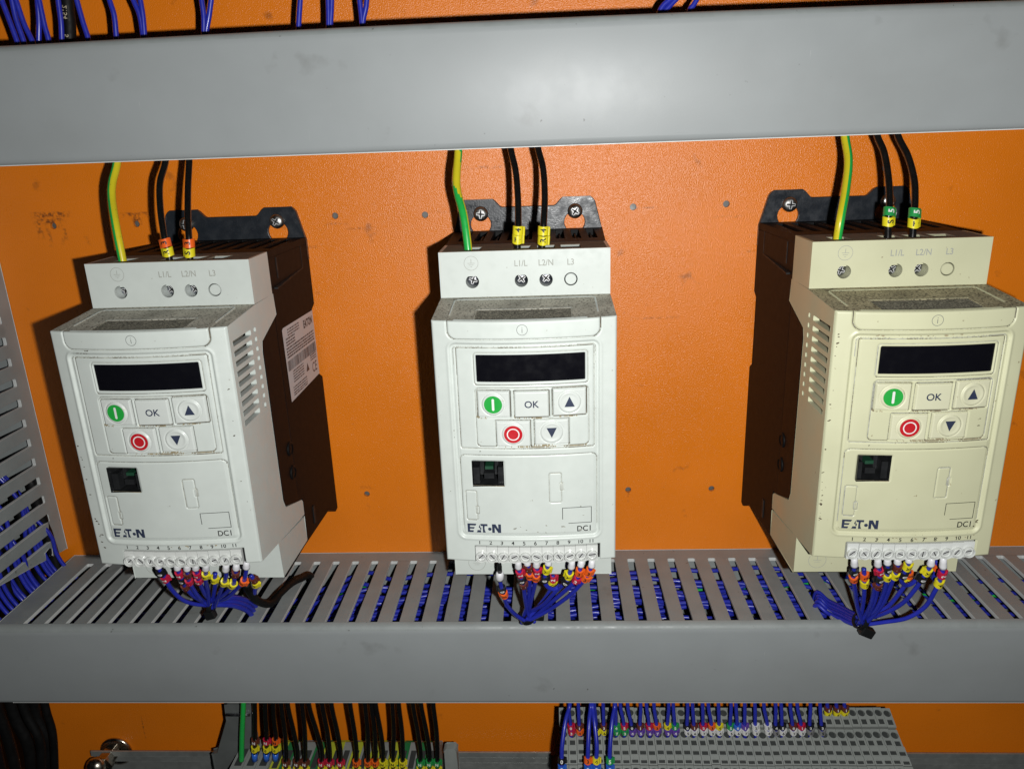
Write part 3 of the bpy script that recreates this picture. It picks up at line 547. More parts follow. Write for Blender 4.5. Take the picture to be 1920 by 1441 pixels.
def seam_mask(X, Z):
    # which cells of the face carry seam dirt and the painted shade of groove depth: 1 dark, 2 soft, 3 brownish
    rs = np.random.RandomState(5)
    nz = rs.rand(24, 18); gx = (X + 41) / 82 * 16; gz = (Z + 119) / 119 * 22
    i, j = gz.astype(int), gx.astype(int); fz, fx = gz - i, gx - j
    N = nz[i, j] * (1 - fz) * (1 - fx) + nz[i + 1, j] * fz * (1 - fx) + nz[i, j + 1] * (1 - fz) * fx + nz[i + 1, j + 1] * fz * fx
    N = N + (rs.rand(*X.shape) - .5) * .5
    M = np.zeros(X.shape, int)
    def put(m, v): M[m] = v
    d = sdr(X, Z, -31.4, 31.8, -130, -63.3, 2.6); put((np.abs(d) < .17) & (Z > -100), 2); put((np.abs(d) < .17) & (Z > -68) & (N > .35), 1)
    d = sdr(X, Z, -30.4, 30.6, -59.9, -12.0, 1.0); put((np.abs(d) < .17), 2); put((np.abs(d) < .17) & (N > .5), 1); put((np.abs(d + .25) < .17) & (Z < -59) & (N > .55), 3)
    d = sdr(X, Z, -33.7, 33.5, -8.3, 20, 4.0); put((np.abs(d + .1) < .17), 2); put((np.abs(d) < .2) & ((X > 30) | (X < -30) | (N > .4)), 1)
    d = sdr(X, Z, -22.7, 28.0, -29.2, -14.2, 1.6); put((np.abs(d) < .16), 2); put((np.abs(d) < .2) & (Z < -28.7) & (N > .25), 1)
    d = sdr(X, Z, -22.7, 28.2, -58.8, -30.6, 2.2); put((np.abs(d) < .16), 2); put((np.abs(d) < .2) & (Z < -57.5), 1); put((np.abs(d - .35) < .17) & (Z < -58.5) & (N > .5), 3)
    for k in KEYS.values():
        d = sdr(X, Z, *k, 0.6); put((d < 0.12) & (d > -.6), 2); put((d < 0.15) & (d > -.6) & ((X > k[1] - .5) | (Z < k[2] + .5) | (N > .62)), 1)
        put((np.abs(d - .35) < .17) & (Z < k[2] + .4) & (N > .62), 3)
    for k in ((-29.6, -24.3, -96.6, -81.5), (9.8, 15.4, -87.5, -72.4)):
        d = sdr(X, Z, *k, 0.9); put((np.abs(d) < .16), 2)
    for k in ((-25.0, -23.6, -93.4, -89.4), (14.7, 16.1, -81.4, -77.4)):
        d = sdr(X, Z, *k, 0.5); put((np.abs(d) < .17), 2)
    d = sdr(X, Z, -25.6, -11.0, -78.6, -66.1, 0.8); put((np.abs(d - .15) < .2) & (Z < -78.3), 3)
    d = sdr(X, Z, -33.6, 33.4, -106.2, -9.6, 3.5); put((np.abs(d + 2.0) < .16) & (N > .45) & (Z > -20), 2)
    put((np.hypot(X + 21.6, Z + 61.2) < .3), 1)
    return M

def make_drive_template():
    """one drive as (name, mesh object) tree around the origin; returns its root Empty"""
    root = empty('frequency_drive', (0, 0, -146), None, None)
    ORG[0] = Vector((0, 0, -146))
    # --- dark heat-sink body, wider at the panel
    prof = [(0, 21), (-62, 21), (-62, 3), (-84, 2.6), (-84, -109), (-57, -117.5), (-57, -128), (-95, -142.6), (-95, -145.5), (-16, -145.5), (-4, -152.8), (0, -152),
            (0, -61), (-5, -58), (-5, -18), (0, -15.5)]
    def hw(y): return 40.35 + 2.6 * max(0, (y + 62) / 62.0)
    mb = MB()
    for pf in ([(0, 21), (-62, 21), (-62, -115.6), (-57, -117.5), (-57, -128), (-62, -129.9), (-62, -145.5), (-16, -145.5), (-4, -152.8), (0, -152), (0, -61), (-5, -58), (-5, -18), (0, -15.5)],
               [(-62, 3), (-84, 2.6), (-84, -109), (-62, -115.6)], [(-62, -129.9), (-95, -142.6), (-95, -145.5), (-62, -145.5)]):
        n = len(pf); tr = tessellate_polygon([[Vector((a, b, 0)) for a, b in pf]])
        V = [(-hw(y), y, z) for y, z in pf] + [(hw(y), y, z) for y, z in pf]
        F = [tuple(t) for t in tr] + [tuple(i + n for i in reversed(t)) for t in tr]
        for i in range(n):
            j = (i + 1) % n
            if abs(pf[i][0] + 62) < .01 and abs(pf[j][0] + 62) < .01 and not (pf[i] == (-62, 21)): continue
            F.append((i, j, j + n, i + n))
        mb.add(V, F)
    body = mb.obj('rear_body', 'plastic_black', root, bevel=0.7)
    bm = bmesh.new(); bm.from_mesh(body.data); bmesh.ops.remove_doubles(bm, verts=bm.verts, dist=1e-6)
    bmesh.ops.recalc_face_normals(bm, faces=bm.faces); bm.to_mesh(body.data); bm.free()
    # top grille
    mb = MB()
    holes = [rect(c - 2.3, c + 2.3, -48, -8, 0.4, 2) for c in [-33.6 + 8.6 * k for k in range(9)]]
    mb.plate([(-40.3, -61.9), (40.3, -61.9), (42.8, -2.5), (-42.8, -2.5)], holes, 21.05, 24.5, 'z')
    for c in [-33.6 + 8.6 * k for k in range(9)]:
        mb.box(c - 0.5, c + 0.5, -46, -10, 21.1, 22.6)
    mb.obj('top_grille', 'plastic_black', root, bevel=0.3)
    # side details
    for s in (-1, 1):
        mb = MB()
        xs = 40.75
        mb.box(s * (xs - .3), s * (xs + .32), -51.2, -49.4, 9.0, 20.0)
        mb.obj('side_latch', 'hole_black', root); mb = MB()
        mb.plate([(-12.3, 20.8), (-13.2, 20.8), (-13.2, 8.8), (-57.5, 5.2), (-57.5, 4.4), (-12.3, 8.0)], [], s * (xs - .6), s * (xs + 1.8), 'x')
        mb.obj('panel_groove', 'hole_black', root); mb = MB()
        mb.box(s * (xs - .3), s * (xs + .9), -43.4, -40.6, -140.5, -129.5)
        mb.obj('side_latch', 'hole_black', root)
        for zc in (-83, -97):
            mb = MB()
            mb.lathe([(4.0, -0.3 * s), (4.0, 0.5 * s), (3.1, 1.0 * s), (2.6, 0.4 * s), (0.6, 0.9 * s)], (s * 40.35, -65.5, zc), 'x', 20)
            mb.obj('side_plug', 'plastic_black', root, smooth=True)
    # mounting bracket
    mb = MB()
    def keyhole(s):
        pts = []
        for k in range(0, 21):
            a = math.radians(-90 + (k / 20) * 360)
            pts.append((s * 27.0 + 5.9 * math.cos(a), 28.2 + 5.9 * math.sin(a)))
        return pts[:-1]
    out = [(-43.0, 12), (43.0, 12), (43.0, 23), (38.8, 39.6), (37.6, 41.2), (36, 42), (20.6, 42), (19, 41.2), (16.4, 38.4), (15.2, 37.8), (-14.4, 37.8), (-15.6, 38.4), (-18.2, 41.2),
           (-19.8, 42), (-35.6, 42), (-37.2, 41.2), (-38.4, 39.6), (-43.0, 23)]
    mb.plate(out, [keyhole(-1), keyhole(1)], -2.4, -0.4, 'y')
    mb.obj('mounting_bracket', 'plate_black', root, bevel=0.35)
    for s in (-1, 1):
        mb = MB()
        mb.lathe([(2.0, 0), (2.0, -2.4), (4.3, -2.5), (4.3, -3.3), (3.9, -4.2), (2.9, -5.0), (1.6, -5.35), (0.01, -5.45)], (s * 27 + .3, 0, 34.3), 'y', 28, cap0=False, cap1=False)
        sc = mb.obj('mounting_screw', 'screw_dull', root, smooth=True)
        cross(sc, s * 27 + .3, -5.47, 34.3, 2.3, 25 + 30 * s)
    # --- front cover: relief face
    xs = np.linspace(-40.7, 40.7, 273); zs = np.linspace(-119, 0, 399)
    X, Z = np.meshgrid(xs, zs)
    H = front_height(X, Z)
    keep = lambda x, z: ~((x > -25.6) & (x < -11.0) & (z > -78.6) & (z < -66.1))
    V, F = grid_patch(xs, zs, H, keep)
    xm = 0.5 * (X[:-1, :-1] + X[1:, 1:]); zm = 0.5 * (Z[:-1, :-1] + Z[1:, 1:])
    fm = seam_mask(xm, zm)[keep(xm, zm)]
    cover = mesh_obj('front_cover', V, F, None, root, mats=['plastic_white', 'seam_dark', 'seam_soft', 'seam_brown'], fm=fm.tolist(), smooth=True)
    # side cheeks with louvres
    for s in (-1, 1):
        outl = [(-61, 2.6), (-60.2, -8.7), (-84.5, -17), (-86, -22), (-86, -104), (-83.4, -109.6), (-81, -110.2), (-58.5, -117.4), (-57, -119), (-57, -127.4),
                (-122.9, -119.0), (-122.9, -0.2), (-87, 2.3)]
        holes = []
        for k in range(9):
            z = -9.2 - 4.85 * k
            holes.append(rect(-119.6, -97.2 - .3 * k, z - 1.35, z + 1.35, 0.8, 2))
            holes.append(rect(-93.2, -90.4, z - 1.2 , z + 1.2, 0.7, 2))
        mb = MB(); mb.plate(outl, holes, s * 38.0, s * 40.7, 'x')
        ck = mb.obj('side_cheek', 'plastic_white', cover, bevel=0.25)
        mb = MB(); mb.box(s * 31, s * 32, -122, -86, -60, -3)
        for k in range(10):                                   # dusty louvre floors
            z = -9.2 - 4.85 * k + 2.4
            mb.box(s * 32.1, s * 37.9, -120, -96, z - .5, z + .5, 1)
        mb.obj('louvre_core', 'plastic_white', cover, mats=['plastic_white', 'dust_white'])
    # sloping top of the cover with the flap and its dusty legend strip
    nx, nt = 204, 100
    xs = np.linspace(-40.7, 40.7, nx); ts = np.linspace(0, 1, nt)
    X, T = np.meshgrid(xs, ts)
    YE = YF - 5.7 * (1 - (X / 41) ** 2) + 0.5
    Y = -86.0 + T * (YE + 86.0)
    yy = -86 - T * 38                                        # nominal depth
    H = np.zeros_like(X)
    d = sdr(X, yy, -33.9, 33.7, -140, -91.5, 3.0); H += 0.5 * np.exp(-((d + .5) / 0.38) ** 2) * (yy > -116) - .25 * np.exp(-((d - .3) / 0.3) ** 2)
    d = sdr(X, yy, -21.5, 21.3, -121.5, -107.5, 0.4); H += -0.25 * sstep(-d, -.1, .35) + .22 * np.exp(-((d - .2) / .25) ** 2)
    d = sdr(X, yy, -31, 28, -123.2, -121.9, 0.5); H += 0.35 * sstep(-d, -.2, .3)
    Zs = 2.8 - T * 3.0 + H
    Vt = np.stack([X, Y, Zs], -1).reshape(-1, 3)
    idx = np.arange(nx * nt).reshape(nt, nx)
    q = np.stack([idx[:-1, :-1], idx[:-1, 1:], idx[1:, 1:], idx[1:, :-1]], -1)
    cxm = 0.25 * (X[:-1, :-1] + X[:-1, 1:] + X[1:, 1:] + X[1:, :-1]); cym = 0.5 * (yy[:-1, :-1] + yy[1:, 1:])
    fm = np.zeros(cxm.shape, int)
    fm[(cxm > -21.3) & (cxm < 21.1) & (cym < -107.8) & (cym > -121.2)] = 1
    dd = sdr(cxm, cym, -31, 28, -123.2, -121.9, 0.5); fm[dd < 0] = 2
    dd = sdr(cxm, cym, -33.9, 33.7, -140, -91.5, 3.0); fm[(np.abs(dd + .5) < .38) & (cym > -116)] = 2
    dd = sdr(cxm, cym, -21.5, 21.3, -121.5, -107.5, 0.4); fm[(np.abs(dd - .2) < .2) & ((cym > -108.5) | (cym < -121))] = 2
    mesh_obj('cover_top', Vt, q.reshape(-1, 4).tolist(), 'dust_white', cover, mats=['dust_white', 'label_dust', 'plastic_white'], fm=fm.reshape(-1).tolist(), smooth=True)
    # bottom of the cover
    mb = MB()
    mb.add([(-40.6, -123, -118.9), (40.6, -123, -118.9), (40.6, -57.2, -127.2), (-40.6, -57.2, -127.2), (-40.6, -123, -117.4), (40.6, -123, -117.4), (40.6, -57.2, -125.6), (-40.6, -57.2, -125.6)],
           [(0, 1, 2, 3), (7, 6, 5, 4), (0, 4, 5, 1), (2, 6, 7, 3)])
    mb.obj('cover_floor', 'plastic_white', cover)
    # display
    xs = np.linspace(-21.5, 26.7, 40); zs = np.linspace(-27.7, -15.3, 8); Xd, _ = np.meshgrid(xs, zs)
    V, F = grid_patch(xs, zs, np.full_like(Xd, -0.75))
    mesh_obj('display_window', V, F, 'display_black', root, smooth=True)
    # keys
    for name, k in KEYS.items():
        xs = np.linspace(k[0] + .25, k[1] - .25, 48); zs = np.linspace(k[2] + .25, k[3] - .25, 40)
        X, Z = np.meshgrid(xs, zs)
        e = np.minimum(np.minimum(X - xs[0], xs[-1] - X), np.minimum(Z - zs[0], zs[-1] - Z))
        H = -1.3 + 1.55 * np.sqrt(np.clip(1 - (1 - np.clip(e / .55, 0, 1)) ** 2, 0, 1))
        cx, cz = (k[0] + k[1]) / 2 - (0.2 if name == 'start_button' else 0), (k[2] + k[3]) / 2 + .1
        top = 0.25
        if name != 'ok_button':
            rr = np.hypot(X - cx, Z - cz)
            H += 0.55 * sstep(-rr, -5.2, -4.6) - 0.25 * sstep(-rr, -4.4, -3.0); top = 0.25 + .32
            H -= 0.3 * np.exp(-((rr - 5.3) / .3) ** 2)
        V, F = grid_patch(xs, zs, H)
        kb = mesh_obj(name, V, F, 'key_white', root, smooth=True)
        mb = MB()
        def disc(r, h, mi, r0=0.0, n=36):
            if r0 == 0:
                V = [fpt(cx, cz, h)] + [fpt(cx + r * math.cos(2 * math.pi * i / n), cz + r * math.sin(2 * math.pi * i / n), h) for i in range(n)]
                mb.add(V, [(0, 1 + i, 1 + (i + 1) % n) for i in range(n)], mi)
            else:
                V = [fpt(cx + q * math.cos(2 * math.pi * i / n), cz + q * math.sin(2 * math.pi * i / n), h) for q in (r0, r) for i in range(n)]
                mb.add(V, [(i, (i + 1) % n, (i + 1) % n + n, i + n) for i in range(n)], mi)
        if name == 'start_button':
            disc(4.1, top + .32, 0); 
            pts = rect(cx - .55, cx + .55, cz - 2.8, cz + 2.8, .5, 3)
            mb.add([fpt(a, b, top + .40) for a, b in pts], [tuple(range(len(pts)))], 1)
            mb.obj('printed_symbol', None, kb, mats=['key_green', 'ink_white'])
        elif name == 'stop_button':
            disc(4.2, top + .32, 0); disc(2.9, top + .40, 1, 2.4)
            mb.obj('printed_symbol', None, kb, mats=['key_red', 'ink_white'])
        elif name == 'ok_button':
            Vt, Ft = text_data('OK', 4.5, 0.07)
            mb.add([fpt(cx + a * .98, cz - 1.55 + b, .36) for a, b in Vt], Ft)
            mb.obj('printed_symbol', 'ink_blue', kb)
        else:
            u = 1 if name == 'up_button' else -1
            mb.add([fpt(cx - 2.3, cz - 2.2 * u, top + .12), fpt(cx + 2.3, cz - 2.2 * u, top + .12), fpt(cx, cz + 2.6 * u, top + .12)], [(0, 1, 2)])
            mb.obj('printed_symbol', 'ink_blue', kb)
    # data port
    mb = MB()
    yb = -113
    x0, x1, z0, z1 = -25.7, -10.9, -78.7, -66.0
    o = [(x0, z0), (x1, z0), (x1, z1), (x0, z1)]
    for i in range(4):
        a, b = o[i], o[(i + 1) % 4]
        mb.add([(a[0], -127.2, a[1]), (b[0], -127.2, b[1]), (b[0], yb, b[1]), (a[0], yb, a[1])], [(0, 1, 2, 3)])
    mb.add([(a, yb, b) for a, b in o], [(3, 2, 1, 0)])
    mb.box(-25.5, -22.6, -124.6, -118, -78.4, -70.2); mb.box(-14.0, -11.2, -124.6, -118, -78.4, -70.2)
    mb.box(-20.6, -16.0, -123.2, -114, -76.5, -73.8); mb.box(-20.2, -16.4, -121.5, -114, -72.6, -71.0, 1)
    mb.box(-22.6, -20.8, -119.6, -114, -76, -68); mb.box(-15.8, -14.0, -119.6, -114, -76, -68)
    mb.obj('data_port', None, root, mats=['port_black', 'pcb_green'])
    # printing on the front: logo, type, frame, info sign, numbers
    mb = MB()
    lx0, lz0, lw, lh = -29.5, -102.95, 16.0, 4.55
    def lp(pts):
        mb.add([fpt(lx0 + a * lw + 0.12 * b * 0, lz0 + b * lh, 0.03) for a, b in pts], [tuple(range(len(pts)))])
    lp([(0, 0), (.065, 0), (.075, 1), (.0, 1)]); lp([(.065, .78), (.24, .78), (.27, 1), (.065, 1)]); lp([(.065, .40), (.19, .40), (.215, .6), (.065, .6)]); lp([(.065, 0), (.165, 0), (.185, .22), (.065, .22)])
    lp([(.335, .62), (.375, .95), (.375, .55), (.345, .5)]); lp([(.27, 0), (.40, 0), (.40, .26), (.30, .26)]); lp([(.375, .32), (.41, .32), (.41, .6), (.375, .6)])
    lp([(.40, .76), (.60, .76), (.60, 1), (.385, 1)]); lp([(.455, 0), (.54, 0), (.515, .25), (.505, .5), (.515, .76), (.455, .76)])
    lp([(.665 + .052 * math.cos(t), .42 + .185 * math.sin(t)) for t in [2 * math.pi * i / 16 for i in range(16)]])
    lp([(.735, 0), (.81, 0), (.81, 1), (.735, 1)]); lp([(.81, 1), (.81, .62), (.915, 0), (.93, 0), (.93, .38), (.84, 1)]); lp([(.92, 0), (1, 0), (1, 1), (.92, 1)])
    lg = mb.obj('brand_lettering', 'ink_blue', cover)
    mb = MB()
    Vt, Ft = text_data('DC1', 4.0)
    mb.add([fpt(25.9 + a * .93, -102.8 + b, .03) for a, b in Vt], Ft)
    mb.obj('type_lettering', 'ink_black', cover)
    mb = MB()
    def seg(a, b, w=0.13):
        dx, dz = b[0] - a[0], b[1] - a[1]; l = math.hypot(dx, dz); px, pz = -dz / l * w, dx / l * w
        mb.add([fpt(a[0] + px, a[1] + pz, .03), fpt(b[0] + px, b[1] + pz, .03), fpt(b[0] - px, b[1] - pz, .03), fpt(a[0] - px, a[1] - pz, .03)], [(0, 1, 2, 3)])
    seg((15.7, -90.3), (22.4, -90.3)); seg((22.4, -90.3), (29.2, -90.3)); seg((29.2, -90.2), (29.2, -98.5)); seg((18.4, -98.4), (29.3, -98.4)); seg((15.7, -90.2), (15.7, -96.2))
    mb.obj('printed_frame', 'ink_black', cover)
    mb = MB()
    n = 32; cx, cz = -.5, -3.9
    V = [fpt(cx + q * math.cos(2 * math.pi * i / n), cz + q * math.sin(2 * math.pi * i / n), .30) for q in (2.2, 2.42) for i in range(n)]
    mb.add(V, [(i, (i + 1) % n, (i + 1) % n + n, i + n) for i in range(n)])
    mb.add([fpt(cx + a, cz + b, .30) for a, b in rect(-.14, .14, -1.3, .55)], [(0, 1, 2, 3)])
    mb.add([fpt(cx + a, cz + b, .30) for a, b in rect(-.16, .16, 1.0, 1.3)], [(0, 1, 2, 3)])
    mb.obj('info_sign', 'line_grey', cover)
    mb = MB()
    for i in range(11):
        Vt, Ft = text_data(str(i + 1), 2.8, 0.05)
        xx = -24.1 + 5.33 * i
        mb.add([fpt(xx + a, -109.5 + b + .25 * abs(i - 5) / 5, .03) for a, b in Vt], Ft)
    mb.obj('terminal_numbers', 'ink_black', cover)
    # --- upper terminal block
    mb = MB()
    fx = [-25.1, -1.6, 10.2, 22.0]
    mb.plate(rect(-40.7, 40.7, 2.6, 24.5), [circ(x, 10.2, 3.2, 28) for x in fx], -87.7, -86.0, 'y')
    tops = [(-29.3, -20.9), (-5.4, 3.0), (6.2, 14.8), (17.6, 27.0)]
    mb.box(-40.7, -39.2, -85.95, -62, 2.6, 24.5); mb.box(39.2, 40.7, -85.95, -62, 2.6, 24.5)
    mb.plate([(-39.15, -85.95), (39.15, -85.95), (39.15, -62), (-39.15, -62)], [rect(a, b, -82.6, -71.4) for a, b in tops], 23.1, 24.5, 'z', 1)
    mb.box(-39.15, 39.15, -63.5, -62, 2.6, 23.0)
    for a, b in tops:
        for (u0, u1, v0, v1) in ((a - .6, a, -83.2, -70.8), (b, b + .6, -83.2, -70.8), (a, b, -83.2, -82.6), (a, b, -71.4, -70.8)):
            mb.box(u0, u1, v0, v1, 12, 23.05)
        mb.box(a, b, -82.6, -71.4, 11.4, 12.0, 2)
        mb.add([(a, -71.4, 24.2), (b, -71.4, 24.2), (b, -77.6, 20.2), (a, -77.6, 20.2)], [(0, 1, 2, 3)])
    for x in fx:
        mb.lathe([(3.2, 0), (3.2, 5.6)], (x, -86.1, 10.2), 'y', 28, cap0=False, cap1=False, mi=0)
        mb.lathe([(3.25, 0), (3.25, .3)], (x, -80.6, 10.2), 'y', 28, mi=2)
    blk = mb.obj('terminal_block', None, root, mats=['plastic_white', 'block_dust_shade', 'hole_black'])
    for i, x in enumerate(fx):
        mb = MB()
        if i < 3:
            mb.lathe([(2.9, -80.7), (2.9, -81.9), (2.45, -82.6), (1.6, -83.0), (.01, -83.2)], (x, 0, 10.2), 'y', 28, cap0=False, cap1=False)
            sc = mb.obj('terminal_screw', 'screw_dark', blk, smooth=True)
            cross(sc, x, -83.22, 10.2, 1.9, [70, 35, 50][i])
        else:
            mb.lathe([(2.75, -82.7), (2.75, -87.2), (2.5, -87.6), (.01, -87.6)], (x, 0, 10.2), 'y', 28, cap0=False, cap1=False)
            mb.obj('blanking_plug', 'plastic_white', blk, smooth=False)
    mb = MB()
    for s, x in (('L1/L', -1.7), ('L2/N', 10.3), ('L3', 22.0)):
        Vt, Ft = text_data(s, 4.2)
        mb.add([(x + a * .86, -87.74, 17.0 + b * .98) for a, b in Vt], Ft)
    n = 32
    mb.add([(-25.3 + q * math.cos(2 * math.pi * i / n), -87.74, 19 + q * math.sin(2 * math.pi * i / n)) for q in (3.25, 3.45) for i in range(n)], [(i, (i + 1) % n, (i + 1) % n + n, i + n) for i in range(n)])
    for a, b, c, d in ((-.12, .12, 0.1, 2.0), (-1.7, 1.7, -.1, .1), (-1.15, 1.15, -.95, -.75), (-.4, .4, -1.8, -1.6)):
        mb.add([(-25.3 + u, -87.74, 19 + v) for u, v in rect(a, b, c, d)], [(0, 1, 2, 3)])
    mb.obj('embossed_lettering', 'emboss_grey', blk)
    # --- lower white piece
    mb = MB()
    mb.plate([(-57.5, -128.6), (-99.3, -122.4), (-99.3, -142.4), (-97.6, -142.4), (-57.5, -143.6)], [], -40.6, 40.6, 'x')
    low = mb.obj('lower_housing', 'plastic_white', root, bevel=0.3)
    mb = MB()
    mb.add([(-29 + q * math.cos(2 * math.pi * i / n), -99.36, -135.5 + q * math.sin(2 * math.pi * i / n)) for q in (4.3, 4.5) for i in range(n)], [(i, (i + 1) % n, (i + 1) % n + n, i + n) for i in range(n)])
    for a, b, c, d in ((-.12, .12, 0.1, 2.2), (-2, 2, -.1, .1), (-1.3, 1.3, -1.1, -.9)):
        mb.add([(-29 + u, -99.36, -135.5 + v) for u, v in rect(a, b, c, d)], [(0, 1, 2, 3)])
    mb.obj('earth_sign', 'emboss_grey', low)
    # --- pluggable terminal strip
    strip = MB()
    for i in range(11):
        xc = -23.6 + 5.31 * i
        y0 = YF - bulge(xc, -115)
        strip.box(xc - 2.6, xc + 2.6, y0 - 0.5, y0 + 5.0, -118.7, -110.6)
        seg_ = 22
        strip.lathe([(2.62, 0), (2.62, -1.7), (2.45, -1.95), (2.2, -1.95), (2.05, -1.6), (2.05, 0.4)], (xc, y0 - 0.4, -115.6), 'y', seg_, cap0=False, cap1=False)
    so = strip.obj('terminal_strip', 'strip_white', root, bevel=0.0)
    for i in range(11):
        xc = -23.6 + 5.31 * i; y0 = YF - bulge(xc, -115)
        mb = MB(); mb.lathe([(1.9, .3), (1.9, -.35), (1.6, -.55), (.01, -.6)], (xc, y0, -115.6), 'y', 18, cap0=False, cap1=False)
        a = math.radians([40, -50, 60, 30, -25, -30, 85, -60, 25, 55, 10][i])
        sc = mb.obj('clamp_screw', 'clamp_metal', so, smooth=True)
        dx, dz = math.cos(a), math.sin(a)
        m2 = MB(); w = .22
        m2.add([(xc + dx * 1.7 - dz * w, y0 - .68, -115.6 + dz * 1.7 + dx * w), (xc - dx * 1.7 - dz * w, y0 - .68, -115.6 - dz * 1.7 + dx * w),
                (xc - dx * 1.7 + dz * w, y0 - .68, -115.6 - dz * 1.7 - dx * w), (xc + dx * 1.7 + dz * w, y0 - .68, -115.6 + dz * 1.7 - dx * w)], [(0, 1, 2, 3)])
        # the slot is part of the screw
        join_into(sc, m2, 'hole_black')
    mb = MB(); mb.box(31.2, 33.2, -124, -121.5, -118.2, -110.5)
    mb.obj('strip_slot', 'hole_black', cover)
    return root

def join_into(o, mb, m):
    """append the faces of mb to mesh object o with material m"""
    me = o.data; o0 = ORG[0]
    bm = bmesh.new(); bm.from_mesh(me)
    me.materials.append(MATS[m]); mi = len(me.materials) - 1
    vs = [bm.verts.new(((x - o0.x) * S, (y - o0.y) * S, (z - o0.z) * S)) for x, y, z in mb.V]
    for f in mb.F:
        fc = bm.faces.new([vs[i] for i in f]); fc.material_index = mi
    bm.to_mesh(me); bm.free()

def cross(o, x, y, z, r, ang):
    """flat Phillips cross on a domed head: recess shade painted dark, glints as bright flanks"""
    a = math.radians(ang); w = r * .20
    for k, (ww, rr, m) in enumerate(((w * 1.9, r * 1.08, 'screw_glint'), (w, r, 'hole_black'))):
        mb = MB()
        pts = []
        for q in range(4):
            t = a + q * math.pi / 2; dx, dz = math.cos(t), math.sin(t); nx, nz = -dz, dx
            pts += [(dx * ww - nx * ww, dz * ww - nz * ww), (dx * rr - nx * ww * .7, dz * rr - nz * ww * .7), (dx * rr + nx * ww * .7, dz * rr + nz * ww * .7)]
        yy = y - .02 - .02 * k
        mb.add([(x + u, yy, z + v) for u, v in pts] + [(x, yy, z)], [(i, (i + 1) % 12, 12) for i in range(12)])
        join_into(o, mb, m)

def copy_tree(o, parent=None, swap=None):
    c = o.copy(); COL.objects.link(c)
    if parent is not None: c.parent = parent; c.matrix_parent_inverse = o.matrix_parent_inverse
    if swap and c.type == 'MESH':
        for sl in c.material_slots:
            if sl.material and sl.material.name in swap:
                mm = MATS[swap[sl.material.name]]; sl.link = 'OBJECT'; sl.material = mm
    for ch in list(o.children): copy_tree(ch, c, swap)
    return c

# ---------------------------------------------------------------- back panel (the surface everything is mounted on)
ORG[0] = Vector((0, 0, 0))
mb = MB()
PH = [(-59.5, 34.5), (-112.3, 35.6), (-282.2, 35.0), (-231.5, 34.6), (60.6, 35.2), (113.3, 35.2), (59.7, -142.4), (112.6, -142.4), (-110.2, -142.8), (-57, 90), (200, 52)]
mb.plate(rect(-470, 470, -470, 330), [circ(x, z, 1.9, 16) for x, z in PH], 0, 2.0, 'y')
tag(mb.obj('back_wall', 'panel_orange'), None, None, kind='structure')
mb = MB(); mb.box(-470, 470, 3.2, 4.2, -470, 330)
tag(mb.obj('cabinet_back', 'back_sheet'), None, None, kind='structure')

# ---------------------------------------------------------------- drives
drive_c = make_drive_template()
drive_c['label'] = 'whitish drive in the middle, with yellow 4 sleeves on its black supply wires'
drive_c['category'] = 'motor drive'; drive_c['group'] = 'drives mounted in a row'
ORIG = [Vector((0, 0, -146))]
drive_l = copy_tree(drive_c); drive_l.location = Vector((-173.32, 0, -146.5)) * S
drive_l['label'] = 'whitish drive on the left, with a barcode sticker on its dark side'
CREAM = {'plastic_white': 'plastic_cream', 'dust_white': 'dust_cream', 'key_white': 'key_cream'}
drive_r = copy_tree(drive_c, None, CREAM); drive_r.location = Vector((174.66, 0, -146.2)) * S
drive_r['label'] = 'yellowed cream drive on the right, with green 5 sleeves on its supply wires'
# wear that differs from one drive to the next
ORG[0] = Vector((0, 0, -146))
def stains(drive, spots, seed, m):
    r = random.Random(seed); mb = MB()
    for x, z, w, h, n in spots:
        for k in range(n):
            cx, cz = x + r.uniform(-w, w), z + r.uniform(-h, h); q = r.uniform(.12, .42); e = r.uniform(1, 2.6); a0 = r.uniform(-.5, .5)
            pts = []
            for i in range(9):
                a = 2 * math.pi * i / 9; rr = q * r.uniform(.6, 1.25); u, v = rr * e * math.cos(a), rr * math.sin(a)
                pts.append((cx + u * math.cos(a0) - v * math.sin(a0), cz + u * math.sin(a0) + v * math.cos(a0)))
            mb.add([fpt(a, b, .34 if b > -8 else .05) for a, b in pts], [tuple(range(9))])
    cov = [c for c in drive.children if c.name.startswith('front_cover')][0]
    mb.obj('dirt_spots', m, cov)
stains(drive_l, [(-25, -9.3, 3.2, .5, 14), (-13, -9.2, 2.5, .3, 4), (37.5, -60, 1.2, 40, 5), (-37, -100, 1.2, 12, 8), (-38.5, -75, .5, 25, 7)], 3, 'seam_dirt')
stains(drive_l, [(-1, -34.5, 3.2, .6, 7), (0, -43.2, 3, .4, 4), (10, -107.8, 12, .5, 6)], 5, 'seam_brown')
stains(drive_c, [(-14, -43.2, 6, .5, 6), (5, -101, 12, 2, 9), (-35, -60, 2.5, 45, 5), (20, -95, 8, 8, 3)], 8, 'seam_soft')
stains(drive_r, [(-39.4, -88, .4, 14, 16), (-39.2, -40, .5, 30, 10), (5, -106.5, 25, .5, 22), (31, -101, 1, 2, 5), (20, -48, 5, 8, 4)], 9, 'seam_dirt')
stains(drive_r, [(10, -108, 22, .5, 12), (-8, -10.5, 20, .3, 12)], 12, 'seam_brown')
